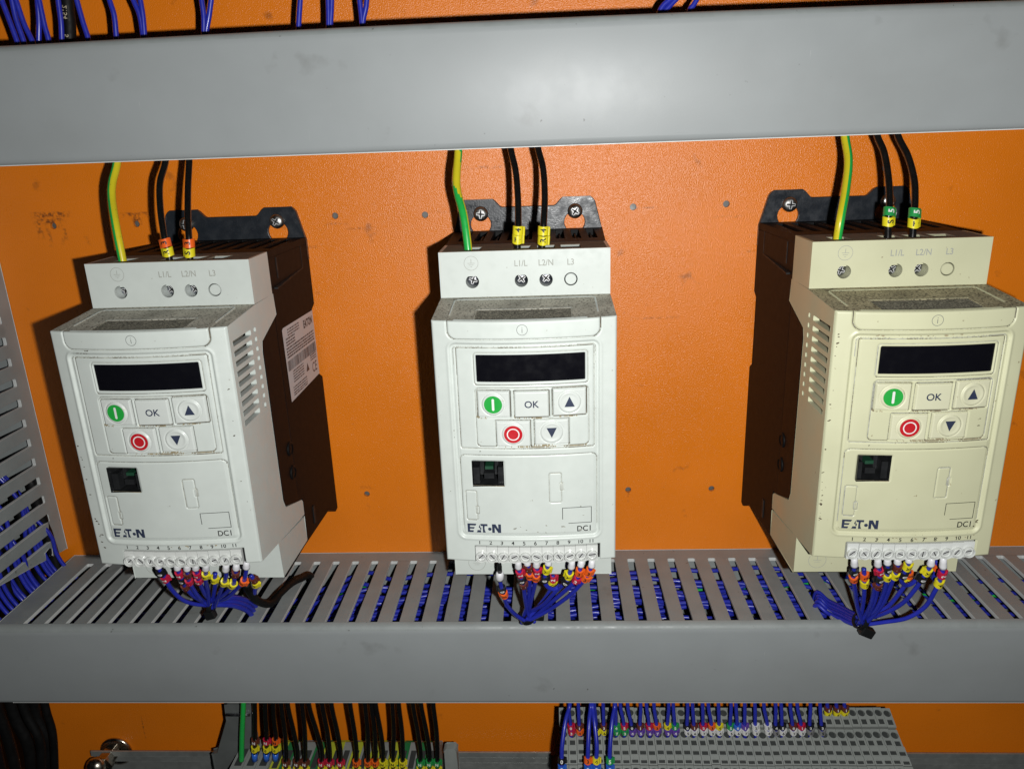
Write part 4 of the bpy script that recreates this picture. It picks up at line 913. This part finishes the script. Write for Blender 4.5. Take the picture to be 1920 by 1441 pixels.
# sticker on the side of the left drive
ORG[0] = Vector((0, 0, -146))
def sp(y, z, h=0.0):                                   # a point on the tapering dark side
    return (40.35 + 2.6 * max(0, (y + 62) / 62.0) + .12 + h, y, z)
mb = MB()
mb.add([sp(-55, -18.8), sp(-53.5, -17.8), sp(-5.6, -18.2), sp(-5.6, -57.6), sp(-54, -59.8)], [(0, 1, 2, 3, 4)])
st = mb.obj('side_sticker', 'sticker_paper', drive_l)
mb = MB()
Vt, Ft = text_data('EATON', 6.2, 0.25)
mb.add([sp(-15.5 + a * .72, -25.2 + b, .06) for a, b in Vt], Ft)
Vt, Ft = text_data('CE', 8.5, 0.05)
mb.add([sp(-12.5 + a * .8, -54.0 + b, .06) for a, b in Vt], Ft)
rs = random.Random(4)
def srow(y0, y1, z, h=.75):
    y = y0
    while y < y1:
        w = rs.uniform(.5, 2.6); mb.add([sp(y, z, .06), sp(min(y + w, y1), z, .06), sp(min(y + w, y1), z + h, .06), sp(y, z + h, .06)], [(0, 1, 2, 3)]); y += w + rs.uniform(.25, .7)
for z in (-25.2, -27, -28.6): srow(-51.5, -38, z, .9)
for z in (-30.5, -32.2, -33.8, -35.4): srow(-52, -8, z - .2 * 0, .95)
for z in (-44.5, -46.0, -47.5, -49.0, -50.5): srow(-47, -30, z)
for z in (-53.4, -54.9, -56.4, -57.7): srow(-49, -27, z)
for z in (-20.5, -22, -23.5): srow(-48, -30, z)
for z in (-43.6, -45, -46.4): srow(-18, -8, z)
y = -53
while y < -7.5:
    w = rs.uniform(.25, 1.0); mb.add([sp(y, -42.6, .06), sp(y + w, -42.6, .06), sp(y + w, -36.8, .06), sp(y, -36.8, .06)], [(0, 1, 2, 3)]); y += w + rs.uniform(.2, .7)
mb.add([sp(-26.5, -50.5, .06), sp(-21.5, -50.5, .06), sp(-24, -45.6, .06)], [(0, 1, 2)])
mb.obj('sticker_print', 'sticker_ink', st)

# ---------------------------------------------------------------- cable ducts
def lid_profile(zt, zb, y=-84.0):
    """front lid, open to the back: outer loop then inner loop (y, z)"""
    o = [(-79.5, zt + 1.1), (-81.6, zt + .8), (-83.0, zt - .3), (-83.8, zt - 1.9), (y, zt - 4.2), (y, zb + 3.0), (-83.4, zb + 1.2), (-82.2, zb + .1), (-79.5, zb - .3)]
    i = [(-79.5, zb + .9), (-81.4, zb + 1.3), (-82.6, zb + 3.0), (-82.6, zt - 3.2), (-81.6, zt - .9), (-79.5, zt - .1)]
    return o + i
def horizontal_duct(label, zt, zb, x0, x1, s0, bow=0.0, lx0=None):
    ORG[0] = Vector((0, 0, zb))
    root = empty('cable_duct', (0, 0, zb), label, 'cable duct', 'grey slotted cable ducts')
    mb = MB()
    pitch = 12.83
    n0 = math.ceil((x0 + 6 - s0) / pitch); n1 = math.floor((x1 - 8 - s0) / pitch)
    hol = [rect(s0 + pitch * k, s0 + pitch * k + 4.7, -81.3, -11.3, 0.9, 2) for k in range(n0, n1 + 1)]
    for za, zc in ((zt - 2.3, zt), (zb, zb + 2.3)):
        mb.plate([(x0, -82.2), (x1, -82.2), (x1, -.3), (x0, -.3)], hol, za, zc, 'z', 0, 1)
    mb.box(x0, x1, -1.9, -.3, zb + 2.4, zt - 2.4)
    mb.obj('duct_body', None, root, mats=['duct_side', 'duct_cut_lit'], bevel=0.3)
    # lid in short lengths so that it can sag a little along its run
    pr = lid_profile(zt, zb); n = len(pr); N = 24
    V = []; F = []; lx = x0 if lx0 is None else lx0
    for k in range(N + 1):
        x = lx + (x1 - lx) * k / N
        s = bow * max(0, 1 - (x / 240.0) ** 2)
        for a, b in pr:
            V.append((x, a, b + (s if b > (zt + zb) / 2 else 0)))
    for k in range(N):
        for i in range(n):
            a, b = k * n + i, k * n + (i + 1) % n
            F.append((a, b, b + n, a + n))
    tr = tessellate_polygon([[Vector((a, b, 0)) for a, b in pr]])
    F += [tuple(t) for t in tr] + [tuple(i + N * n for i in reversed(t)) for t in tr]
    fm = [(1 if (f < N * n and f % n < 3) else 0) for f in range(len(F))]
    lid = mesh_obj('duct_lid', V, F, None, root, mats=['duct_grey', 'duct_side'], fm=fm, smooth=True)
    lid.data.set_sharp_from_angle(angle=0.9)
    return root
horizontal_duct('upper horizontal grey duct with a plain front lid, above the drives', 122.2, 71.0, -455, 455, -112, 1.6)
horizontal_duct('lower horizontal grey duct with slotted top, under the drives', -186.0, -238.2, -316.5, 455, -121.3, 0.0, -455)
# the lid of the lower duct runs on further left than its slotted body
# vertical duct at the left
ORG[0] = Vector((-350, 0, -176))
root = empty('cable_duct', (-350, 0, -176), 'vertical grey duct at the left edge, with blue wires behind its slots', 'cable duct', 'grey slotted cable ducts')
mb = MB()
hol = [rect(-80.5, -10.6, z - 2.6, z + 2.6, 0.9, 2) for z in [-164.7 + 13.27 * k for k in range(0, 18)]]
mb.plate([(-82, -163.5 - 5.4), (-66, -168.6), (-30, -174.8), (-22.5, -176.2), (-22.0, -171.6), (-17.6, -170.6), (-14.5, -172.2), (-15, -177.5), (-.4, -180.2), (-.4, 69), (-82, 69)], hol, -322.6, -320.3, 'x', 0, 1)
mb.box(-382, -380.4, -80, -.4, -176, 69); mb.box(-380.3, -322.7, -2, -.4, -176, 69)
mb.obj('duct_body', None, root, mats=['duct_side', 'duct_cut_lit'], bevel=0.3)
mb = MB(); mb.box(-384, -318.4, -84.5, -83, -172, 69); mb.box(-319.6, -318.2, -82.9, -77, -172, 69); mb.box(-384, -382.6, -82.9, -77, -172, 69)
mb.obj('duct_lid', 'duct_grey', root, bevel=0.6)

# ---------------------------------------------------------------- wires with clip-on marker sleeves
DARKINK = ('yellow', 'orange', 'white', 'grey')
def sleeve(parent, p, t, col, ch, r, ln, size, tabside=-1, upright=False):
    n = Vector((0, -1, 0.35)); n = (n - t * n.dot(t)).normalized(); b = t.cross(n)
    mb = MB(); seg = 16
    V = []; F = []
    for (rr, s) in ((r + .12, 1), (r + 1.0, 1), (r + 1.0, -1), (r + .12, -1)):
        for k in range(seg):
            a = 2 * math.pi * k / seg
            sad = 0.35 * math.cos(2 * a)
            V.append(p + t * (s * ln / 2 + sad) + (n * math.cos(a) + b * math.sin(a)) * rr)
    for i in range(4):
        for k in range(seg):
            a_, b_ = i * seg + k, i * seg + (k + 1) % seg; c_, d_ = ((i + 1) % 4) * seg + (k + 1) % seg, ((i + 1) % 4) * seg + k
            F.append((a_, b_, c_, d_))
    mb.add(V, F)
    # lengthwise rib of the clip
    q = p + b * (r + 1.0) * tabside - n * .3
    tube(mb, [q - t * ln / 2, q + t * ln / 2], .75, 8)
    so = mb.obj('marker_sleeve', 'sleeve_' + col, parent, smooth=False)
    so.data.polygons.foreach_set('use_smooth', [True] * len(so.data.polygons)); so.data.set_sharp_from_angle(angle=0.9)
    if ch:
        Vt, Ft = text_data(ch, size, 0.11)
        rr = r + 1.06
        # t points along the wire (downwards); characters read up the wire
        up = -t if t.z < 0 else t
        side = up.cross(n)                     # n x up gives right-hand direction as seen from the front
        right = side
        h = size * .36
        V2 = []
        for a, c in Vt:
            if upright: u, v = a, c - h          # u to the right, v upwards
            else: u, v = -(c - h), a
            ang = u / rr
            V2.append(p + up * v + (n * math.cos(ang) + right * math.sin(ang)) * rr)
        m2 = MB(); m2.add(V2, Ft)
        m2.obj('printed_digit', 'ink_black' if col in DARKINK else 'ink_white', so)

SPR = [0.0]
def wire(key, name, label, cat, group, m, r, seg=10, ferrule=False, sl_len=3.5, size=3.1, two=None, upright=(), tab=-1, extra=None, pre=None, post=None, stub=None, frad=1.8):
    nodes = PATHS[key]
    P = [Vector(q[:3]) for q in nodes]
    if cat == 'wire' and key[0] in 'LCR' and len(P) > 4 and key not in ('C7', 'R6', 'R9b', 'L13'):
        tn = (P[-1] - P[-2]).normalized(); sn = tn.orthogonal().normalized(); bn = tn.cross(sn); SPR[0] += 2.399
        P[-1] = P[-1] + (sn * math.cos(SPR[0]) + bn * math.sin(SPR[0])) * (2.3 if SPR[0] % 3 > .8 else .6)
    if pre: P = [P[0] + Vector(v) for v in pre] + P
    off = len(pre) if pre else 0
    if post: P = P + [P[-1] + Vector(v) for v in post]
    ORG[0] = P[-1].copy()
    root = empty(name, tuple(P[-1]), label, cat, group)
    start = 1 if ferrule else 0
    Q = smooth_path(P, 6)
    mb = MB()
    if stub: Q = Q[11:]
    if two:
        tube(mb, Q, r, 16, fmi=two); mb.obj('insulation', None, root, mats=['wire_yellow', 'wire_green'], smooth=True)
    else:
        tube(mb, Q, r, seg); mb.obj('insulation', m, root, smooth=True)
    if ferrule:
        a, b = P[0], P[1]
        d = (b - a)
        mb = MB(); tube(mb, [a - d.normalized() * .5, a + d * .45, a + d * .8, b], [frad * .78, frad * .9, frad, frad], 14)
        mb.obj('ferrule', 'ferrule_white', root, smooth=True)
    if stub:
        a, b, c = P[0], P[1], P[2]
        mb = MB(); tube(mb, [a, (a + b) / 2, b], [.9, 1.25, 1.2], 10); mb.obj('crimp_pin', 'tie_black', root, smooth=True)
        mb = MB(); tube(mb, [b, b + (c - b) * .3, b + (c - b) * .7, c], [1.5, 2.1, 2.1, 1.7], 14); mb.obj('ferrule', 'ferrule_white', root, smooth=True)
    for i, q in enumerate(nodes):
        if len(q) > 3:
            j = i + off
            t = (P[min(j + 1, len(P) - 1)] - P[max(j - 1, 0)]).normalized()
            sleeve(root, P[j], t, q[3], q[4], r, sl_len, size, tab, upright=(upright is True or (upright is not False and i in upright)))
    return root

SIDE = {'L': 'left', 'C': 'middle', 'R': 'right'}
UPW = [(0, 12, 40), (0, 6, 18)]
for s in 'LCR':
    tw = {'L': .56, 'C': .5, 'R': .12}[s]; k1 = {'L': .0, 'C': .55, 'R': .0}[s]
    def fm(i, k, s=s):
        # two-tone insulation, the green flank spirals slowly
        c = {'L': .20, 'R': .76, 'C': .75 - .67 * min(1, max(0, (i - .25) / .35))}[s]
        d = abs(((k - c + .5) % 1) - .5)
        return 1 if d < .22 else 0
    wire('gy' + s, 'earth_wire', 'green and yellow earth wire running down into the %s drive' % SIDE[s], 'wire', 'earth wires', None, 2.0, two=fm, pre=UPW, post=[(0, 0, -9)])
    for b, sd in (('b1', 'left'), ('b2', 'right')):
        mk = [q for q in PATHS[b + s] if len(q) > 3]
        wire(b + s, 'supply_wire', 'black supply wire with %s %s and %s %s sleeves on the %s drive' % (mk[0][3], mk[0][4], mk[1][3], mk[1][4], SIDE[s]),
             'wire', 'black supply wires', 'wire_black', 1.62, 14, sl_len=4.2, size=3.9, pre=UPW, post=[(0, 0, -9)], tab=(1 if s == 'L' else -1))
NOF = {'C3', 'C8', 'L9', 'L13', 'R2', 'R3b', 'R7', 'R9b'}
for key in PATHS:
    if key[0] in 'LCR' and key[1].isdigit():
        mk = [q for q in PATHS[key] if len(q) > 3]
        num = key[1:].rstrip('b')
        desc = ' and '.join('%s %s' % (q[3], q[4]) for q in mk) if len(mk) < 3 else ', '.join('%s %s' % (q[3], q[4]) for q in mk)
        n_ = int(num)
        if key == 'R3b': lab = 'bare blue wire behind the one at terminal 3 of the right drive'
        else:
            where = ('at terminal %d' % n_) if key not in NOF or key == 'C3' else 'behind the row'
            if key == 'L12': where = 'right of terminal 11'
            lab = ('blue wire with %s %s %s of the %s drive' if len(mk) < 3 else 'blue wire, %s %s %s, %s drive') % (desc, 'sleeve' if len(mk) == 1 else 'sleeves', where, SIDE[key[0]])
        wire(key, 'control_wire', lab, 'wire', 'blue control wires under the drives', 'wire_blue', 1.12, 9, ferrule=key not in NOF, stub=(key == 'C3'), tab=random.choice((-1, 1)), upright=(True if key in ('C10', 'C11') else ()))
# what leaves the tie of the left drive: a short flat bundle and a black cable
for i in (1, 2, 3):
    wire('Lout%d' % i, 'control_wire', 'blue wire leaving the cable tie to the right under the left drive', 'wire', 'blue wires leaving the left tie', 'wire_blue', 1.5, 9, post=[(0.3, 1.5, -14)])
wire('Lblk', 'black_cable', 'thick black sleeved cable curving from the left drive into the duct slots', 'cable', None, 'cable_black', 2.2, 14, post=[(0.5, 2, -15)])
for i in range(5):
    wire('Rout%d' % i, 'control_wire', 'blue wire of the bundle leaving the tie to the left under the cream drive', 'wire', 'blue wires leaving the right tie', 'wire_blue', 1.25, 9, pre=[(-.3, 1.5, -16)])
# middle bundle disappears down into the slots
def loose(name, label, cat, group, P, r, m, seg=9, sub=5):
    ORG[0] = Vector(P[-1])
    mb = MB(); tube(mb, smooth_path(P, sub), r, seg)
    return tag(mb.obj(name, m, None, smooth=True), label, cat, group)
for i in range(4):
    loose('control_wire', 'blue wire going from the middle cable tie down into the duct', 'wire', 'blue wires below the middle tie', [(-7 + i * 2.2, -91 + (i % 2), -178), (-7 + i * 2.0, -86, -180), (-6.0 + i * .9, -77, -187), (-6 + i * .9, -70, -200)], 1.1, 'wire_blue')

def cable_tie(P, lab, r, rot, hd, off, hs=(5.6, 4.2, 3.6)):
    c = Vector(P); root = empty('cable_tie', P, lab, 'cable tie', 'black cable ties')
    mb = MB()
    ax = Vector(rot).normalized()
    n = ax.orthogonal().normalized(); b = ax.cross(n)
    ring = [c + (n * math.cos(a) + b * math.sin(a)) * r for a in [2 * math.pi * i / 24 for i in range(25)]]
    V = []; F = []
    for i, p in enumerate(ring):
        o = (p - c).normalized()
        V += [p - ax * 1.2, p + ax * 1.2, p + ax * 1.2 + o * .9, p - ax * 1.2 + o * .9]
    for i in range(24):
        for k in range(4):
            F.append((i * 4 + k, i * 4 + (k + 1) % 4, i * 4 + 4 + (k + 1) % 4, i * 4 + 4 + k))
    mb.add(V, F)
    mb.obj('strap', 'tie_black', root)
    mb = MB(); h = c + Vector(off)
    M = Matrix.Rotation(math.radians(hd), 3, 'Y')
    bx = MB(); bx.box(-hs[0] / 2, hs[0] / 2, -hs[1] / 2, hs[1] / 2, -hs[2] / 2, hs[2] / 2)
    mb.add([h + M @ Vector(v) for v in bx.V], bx.F)
    mb.obj('lock_head', 'tie_black', root, bevel=0.6)
    return root
cable_tie(tuple(PATHS['C4'][-1][:3]), 'small black cable tie round the wires of the middle drive', 3.4, (0.3, .3, -1), 5, (6.4, 0, .8))
cable_tie(tuple(PATHS['L4' if 'L4' in PATHS else 'L5'][-1][:3]), 'small black cable tie round the wires of the left drive', 3.8, (1, 0, -.25), -15, (-.5, -2.2, -4.6), (5.6, 4, 5))
cable_tie(tuple(PATHS['R4'][-1][:3]), 'black cable tie with a chunky head round the wires of the right drive', 3.9, (.8, .2, -.5), 25, (2.6, -2.5, -5.0), (7, 4.5, 5.2))

# ---------------------------------------------------------------- wires lying inside the ducts
rw = random.Random(11)
for i in range(40):
    y = rw.choice((rw.uniform(-50, -20), rw.uniform(-78, -20))); z = -202 + (y + 47) * 0.2 + rw.uniform(-16, 8)
    P = []; x = -300 + rw.uniform(-4, 6); yy, zz = y, z
    while x < 450:
        yy += rw.uniform(-9, 9); zz += rw.uniform(-6, 6)
        yy += (y - yy) * .35; zz += (z - zz) * .35
        dep = 17 * min(1, max(0, (-128 - x) / 25.0)) + 12 * min(1, max(0, (x - 215) / 30.0))
        P.append((x, max(-78, min(-8, yy)), max(-233, min(-191.5, zz - dep))))
        x += rw.uniform(17, 34)
    g = i in (7,)
    loose('duct_wire', ('green wire lying among the blue ones inside the lower duct' if g else 'blue wire lying inside the lower duct, seen through its slots'), 'wire',
          None if g else 'blue wires in the lower duct', P, 1.35, 'wire_green' if g else 'wire_blue', 8, 4)
for i in range(20):
    y = rw.uniform(-74, -14); x = rw.uniform(-343, -325); ph = rw.uniform(0, 6)
    P = [(x - 24 * min(1, max(0, (z + 125) / 40)) + 1.5 * math.sin(z / 30 + ph), y + 3 * math.sin(z / 41 + ph), z) for z in (60, 10, -40, -90, -130)]
    x2 = -325 + (y + 74) * .12 + rw.uniform(-4, 3)
    P += [(x2 - 4, y, -160), (x2 - 3, y + 1, -176), (x2 + 2, y + 2, -190), (x2 + 18, y, -205), (-280, y, -212 + rw.uniform(-6, 4))]
    loose('duct_wire', 'blue wire dropping from the left vertical duct into the lower duct', 'wire', 'blue wires from the vertical duct', P, 1.3, 'wire_blue', 8, 4)

# ---------------------------------------------------------------- wires above the upper duct
ORD = ['first', 'second', 'third', 'fourth', 'fifth', 'sixth', 'seventh', 'eighth', 'ninth', 'tenth', 'eleventh', 'twelfth', 'thirteenth', 'fourteenth', 'fifteenth', 'sixteenth', 'seventeenth', 'eighteenth', 'nineteenth', 'twentieth']
ORD += ['twenty-' + o for o in ORD[:9]]
for i in range(20):
    wire('TW%d' % i, 'duct_wire', '%s from the left of the blue wires entering the upper duct' % ORD[i], 'wire', 'blue wires above the upper duct', 'wire_blue', 1.3, 10)
r_ = wire('TK', 'black_cable', 'thick black cable with white figures dropping into the upper duct', 'cable', None, 'cable_black', 3.0, 14)
P = [Vector(q[:3]) for q in PATHS['TK']]
for (tt, s) in ((.32, '2154'), (.9, '5')):
    a = P[1].lerp(P[3], tt); t = (P[1] - P[3]).normalized(); n = Vector((0, -1, 0)); n = (n - t * n.dot(t)).normalized(); right = t.cross(n) * -1
    Vt, Ft = text_data(s, 3.2)
    V2 = []
    for u, v in Vt:
        ang = (v - 1.1) / 3.1
        V2.append(a - t * u + (n * math.cos(ang) + right * math.sin(ang)) * 3.06)
    m2 = MB(); m2.add(V2, Ft); m2.obj('printed_digit', 'terminal_beige', r_)

# ---------------------------------------------------------------- below the lower duct: rails, terminals, wires
def din_rail(label, x0, x1, z0):
    ORG[0] = Vector((x0, 0, z0)); mb = MB()
    pr = [(-.4, z0 - 7), (-6.5, z0 - 7), (-6.5, z0), (-9, z0), (-9, z0 + 4.2), (-7.8, z0 + 4.2), (-7.8, z0 + 1.2), (-5.3, z0 + 1.2), (-5.3, z0 - 5.8), (-.4, z0 - 5.8)]
    mb.plate(pr, [], x0, x1, 'x')
    pr = [(-.4, z0 - 7.1), (-.4, z0 - 27), (-1.6, z0 - 27), (-1.6, z0 - 7.1)]
    mb.plate(pr, [], x0, x1, 'x')
    pr = [(-.4, z0 - 28.2), (-6.5, z0 - 28.2), (-6.5, z0 - 35), (-9, z0 - 35), (-9, z0 - 39), (-7.8, z0 - 39), (-7.8, z0 - 36.2), (-5.3, z0 - 36.2), (-5.3, z0 - 27.1), (-.4, z0 - 27.1)]
    mb.plate(pr, [], x0, x1, 'x')
    return tag(mb.obj('mounting_rail', 'rail_metal', None, bevel=0.2), label, 'rail', 'metal mounting rails')
din_rail('metal mounting rail behind the small terminals at the bottom left', -333, 6, -348.0)
din_rail('metal mounting rail sticking out right of the stepped grey terminals', 12, 400, -347.5)

ARR0, PIT, NU = 12.3, 5.27, 39
prof = [(-48.8, -270.3), (-60.6, -275.3), (-61.6, -279.2), (-71.6, -282.6), (-72.0, -279.7), (-75.0, -280.6), (-78.3, -285.2), (-78.9, -281.7), (-81.0, -282.3), (-83.8, -287.2), (-84.2, -283.5), (-96, -289), (-99, -300), (-60, -345), (-10, -345), (-10, -340), (-46, -300)]
def term_unit():
    mb = MB(); w = PIT - .18
    def facet(a, b, holes_, dep):
        """slanted plate between profile points a,b with pockets"""
        ay, az = a; by, bz = b
        d = Vector((0, by - ay, bz - az)); L = d.length; d.normalize(); nrm = Vector((0, d.z, -d.y))
        if nrm.z < 0: nrm = -nrm
        O = Vector((0, ay, az))
        tmp = MB(); tmp.plate(rect(0, w, 0, L), holes_, 0, -0.8, 'z')
        mb.add([O + Vector((1, 0, 0)) * v[0] + d * v[1] + nrm * v[2] for v in tmp.V], tmp.F)
        # side/back walls around the pocket and its floor
        mb.add([O + Vector((x, 0, 0)) + d * t - nrm * dep for x, t in ((0, 0), (w, 0), (w, L), (0, L))], [(0, 1, 2, 3)], 1)
        for x in (0, w):
            mb.add([O + Vector((x, 0, 0)) + d * t - nrm * q for t, q in ((0, .8), (L, .8), (L, dep), (0, dep))], [(0, 1, 2, 3)])
        for t in (0, L):
            mb.add([O + Vector((x, 0, 0)) + d * t - nrm * q for x, q in ((0, .8), (w, .8), (w, dep), (0, dep))], [(0, 1, 2, 3)])
    c = w / 2
    facet((-49, -270.2), (-60.4, -274.6), [circ(c, 3.4, 2.15, 18), rect(c - 1.55, c + 1.55, 7.3, 10.6)], 3.2)
    facet((-61.0, -275.9), (-71.6, -279.3), [circ(c, 3.5, 2.2, 18), rect(c - 1.6, c + 1.6, 7.1, 10.2)], 3.2)
    facet((-72.1, -278.4), (-78.0, -280.5), [rect(c - 1.7, c + 1.9, 2.9, 5.3)], 2.2)
    facet((-78.5, -279.9), (-83.2, -281.8), [rect(c - 1.7, c + 1.9, 2.4, 4.3)], 2.2)
    facet((-83.9, -281.9), (-95, -285.6), [circ(c, 3.5, 2.2, 18), rect(c - 1.6, c + 1.6, 7.2, 10.2)], 3.2)
    mb.plate([(-49, -278), (-95, -293.5), (-97, -297), (-62, -335), (-11, -345), (-11, -338), (-40, -318), (-48, -300)], [], 0.02, w - .02, 'x')
    return mb
ORG[0] = Vector((0, 0, 0))
tu = term_unit()
first = None
for k in range(NU):
    x = ARR0 + PIT * k
    if first is None:
        o = tu.obj('stepped_terminal', None, None, mats=['terminal_grey', 'terminal_dark'], bevel=0.12); first = o
    else:
        o = first.copy(); COL.objects.link(o)
    o.location = Vector((x, rw.uniform(-.25, .25), rw.uniform(-.3, .3))) * S
    lab = 'grey stepped terminal inside the long row under the lower duct'
    if k == 0: lab = 'leftmost grey stepped terminal, behind the long blue wires'
    if k == NU - 1: lab = 'rightmost grey stepped terminal, at the free end of the row'
    tag(o, lab, 'terminal', 'grey stepped terminals')

# left terminal group
cols = ['grey', 'grey', 'grey', 'yellow', 'green', 'grey', 'grey', 'green', 'yellow', 'yellow', 'grey', 'yellow', 'grey', 'yellow', 'grey', 'yellow', 'green', 'grey', 'green', 'grey']
MC = {'grey': 'terminal_grey', 'yellow': 'terminal_yellow', 'green': 'terminal_green', 'beige': 'terminal_beige'}
x = -209
for k, cl in enumerate(cols):
    ORG[0] = Vector((x, -8, -350)); mb = MB()
    wd = 8.6 if k < 3 else 6.6
    zt = -320.5 if k < 3 else -322.5
    mb.plate([(-10, -352), (-55, -352), (-56, -330), (-50, zt), (-22, zt), (-18, zt - 6), (-10, zt - 10)], [], x, x + wd - .25, 'x')
    mb.box(x + wd * .22, x + wd * .78, -46, -30, zt, zt + .5, 1)
    tag(mb.obj('rail_terminal', None, None, mats=[MC[cl], 'terminal_dark'], bevel=0.3), '%s rail terminal, %s from the left in the bottom left group' % (cl, ORD[k]), 'terminal', 'rail terminals at the bottom left')
    x += wd
ORG[0] = Vector((-214, 0, -345)); mb = MB()
mb.plate([(-196.5, -284), (-196.5, -322), (-209, -322), (-213, -326), (-219, -345), (-229, -345), (-229, -324.5), (-225, -323), (-214.5, -296), (-213.5, -284)], [], -31, -27, 'y')
ebo = mb.obj('end_bracket', 'bracket_grey', None, bevel=0.8)
tag(ebo, 'tall grey end bracket beside the green wire', 'bracket', 'end brackets')
mb = MB(); mb.lathe([(1.1, 0), (1.1, 16.5)], (-213.5, -32.3, -290.5), 'x', 12); mb.obj('clamp_bar', 'screw_steel', None, smooth=True).parent = ebo
bpy.data.objects[ebo.name].children[0].location = (0, 0, 0)
ORG[0] = Vector((-60, 0, -345)); mb = MB()
mb.plate([(-66.0, -318.6), (-64.5, -317.5), (-59.0, -317.5), (-57.5, -319), (-57.2, -352), (-66.2, -352)], [], -34, -28, 'y')
tag(mb.obj('end_bracket', 'terminal_grey', None, bevel=0.7), 'short grey end bracket right of the green sleeved wires', 'bracket', 'end brackets')

wire('BG', 'green_wire', 'single green wire beside the tall grey end bracket', 'wire', None, 'wire_green', 1.7, 10)
for i in range(3):
    q = PATHS['BT%d' % i]
    last = wire('BT%d' % i, 'power_wire', 'black wire with %s and yellow sleeves above a blue ferrule' % q[3][3], 'wire', 'black wires with blue ferrules', 'wire_black', 1.5, 10, sl_len=3.2, size=2.9, upright=True)
    e = last
    a, b = Vector(q[5][:3]), Vector(q[6][:3])
    ORG[0] = Vector(q[-1][:3])
    mb = MB(); tube(mb, [a + Vector((0, 0, 1.6)), b], 1.95, 12)
    # parent under the wire just made
    mb.obj('ferrule', 'sleeve_blue', e, smooth=True)
for i in range(15):
    q = PATHS['BB%d' % i]; c = q[4][3]
    wire('BB%d' % i, 'power_wire', '%s from the left of the black wires into the terminals, %s sleeve' % (ORD[i], c), 'wire', 'black wires into the rail terminals', 'wire_black', 1.55, 10, sl_len=3.2, size=2.9, upright=True)
for i in range(28):
    q = PATHS['AR%d' % i]
    wire('AR%d' % i, 'signal_wire', 'short blue wire, %s from the left, with %s and %s sleeves' % (ORD[i] if i < len(ORD) else 'last', q[3][3], q[4][3]), 'wire', 'short blue wires into the stepped terminals', 'wire_blue', 1.15, 8, sl_len=2.7, size=2.5, upright=True)
for i in range(4):
    q = PATHS['AF%d' % i]
    wire('AF%d' % i, 'signal_wire', 'long blue wire reaching down past the grey terminals, with %s and blue sleeves' % q[4][3], 'wire', 'long blue wires at the bottom', 'wire_blue', 1.25, 9, sl_len=3.2, size=2.9, upright=True)
for i in range(3):
    wire('AY%d' % i, 'signal_wire', '%s of the three blue wires in the top row with brown and yellow sleeves' % ORD[i], 'wire', 'wires in the top terminal row', 'wire_blue', 1.15, 8, sl_len=2.8, size=2.6, upright=True)
for i in range(6):
    wire('CB%d' % i, 'black_cable', 'thick black cable hanging at the bottom left corner', 'cable', 'black cables at the bottom left', 'cable_black', [3.2, 3.6, 2.6, 3.0, 2.2, 3.6][i], 14)
# metal stud with washer and cap nut
ORG[0] = Vector((-325, 0, -352))
root = empty('earth_stud', (-325, 0, -352), 'metal stud with a washer and a dome nut at the bottom left', 'bolt')
mb = MB(); mb.lathe([(11.5, -0.4), (12, -1.2), (12, -2.2), (10.5, -2.8), (5, -3.0)], (-318.5, 0, -350.5), 'y', 36, cap0=False, cap1=True); mb.obj('washer', 'gland_metal', root, smooth=True)
mb = MB(); mb.lathe([(6.5, -3), (6.5, -14), (8.0, -14.2), (8.0, -17), (5, -17.5), (5, -18)], (-321, 0, -350), 'y', 6, cap0=False, cap1=True); mb.obj('hex_nut', 'gland_metal', root, bevel=.5)
mb = MB(); mb.lathe([(5, -17), (6.8, -18), (7, -20), (6, -23), (3.5, -25), (.01, -25.6)], (-323, 0, -347), 'y', 28, cap0=False, cap1=False); mb.obj('dome_cap', 'gland_metal', root, smooth=True)

for i, (x, y) in enumerate([(-322, -12), (-326, -24), (-331, -36), (-329, -50), (-336, -62), (-340, -30), (-345, -50)]):
    loose('black_cable', 'black cable hanging in the corner where the left and lower ducts meet', 'cable', 'black cables in the duct corner',
          [(x - 4, y, -120), (x - 1, y, -165), (x, y, -185), (x + 3, y - 2, -215), (x + 3, y - 2, -234)], [3.4, 2.8, 3.2, 3.6, 3.2, 4.5, 4.2][i], 'cable_black', 12)
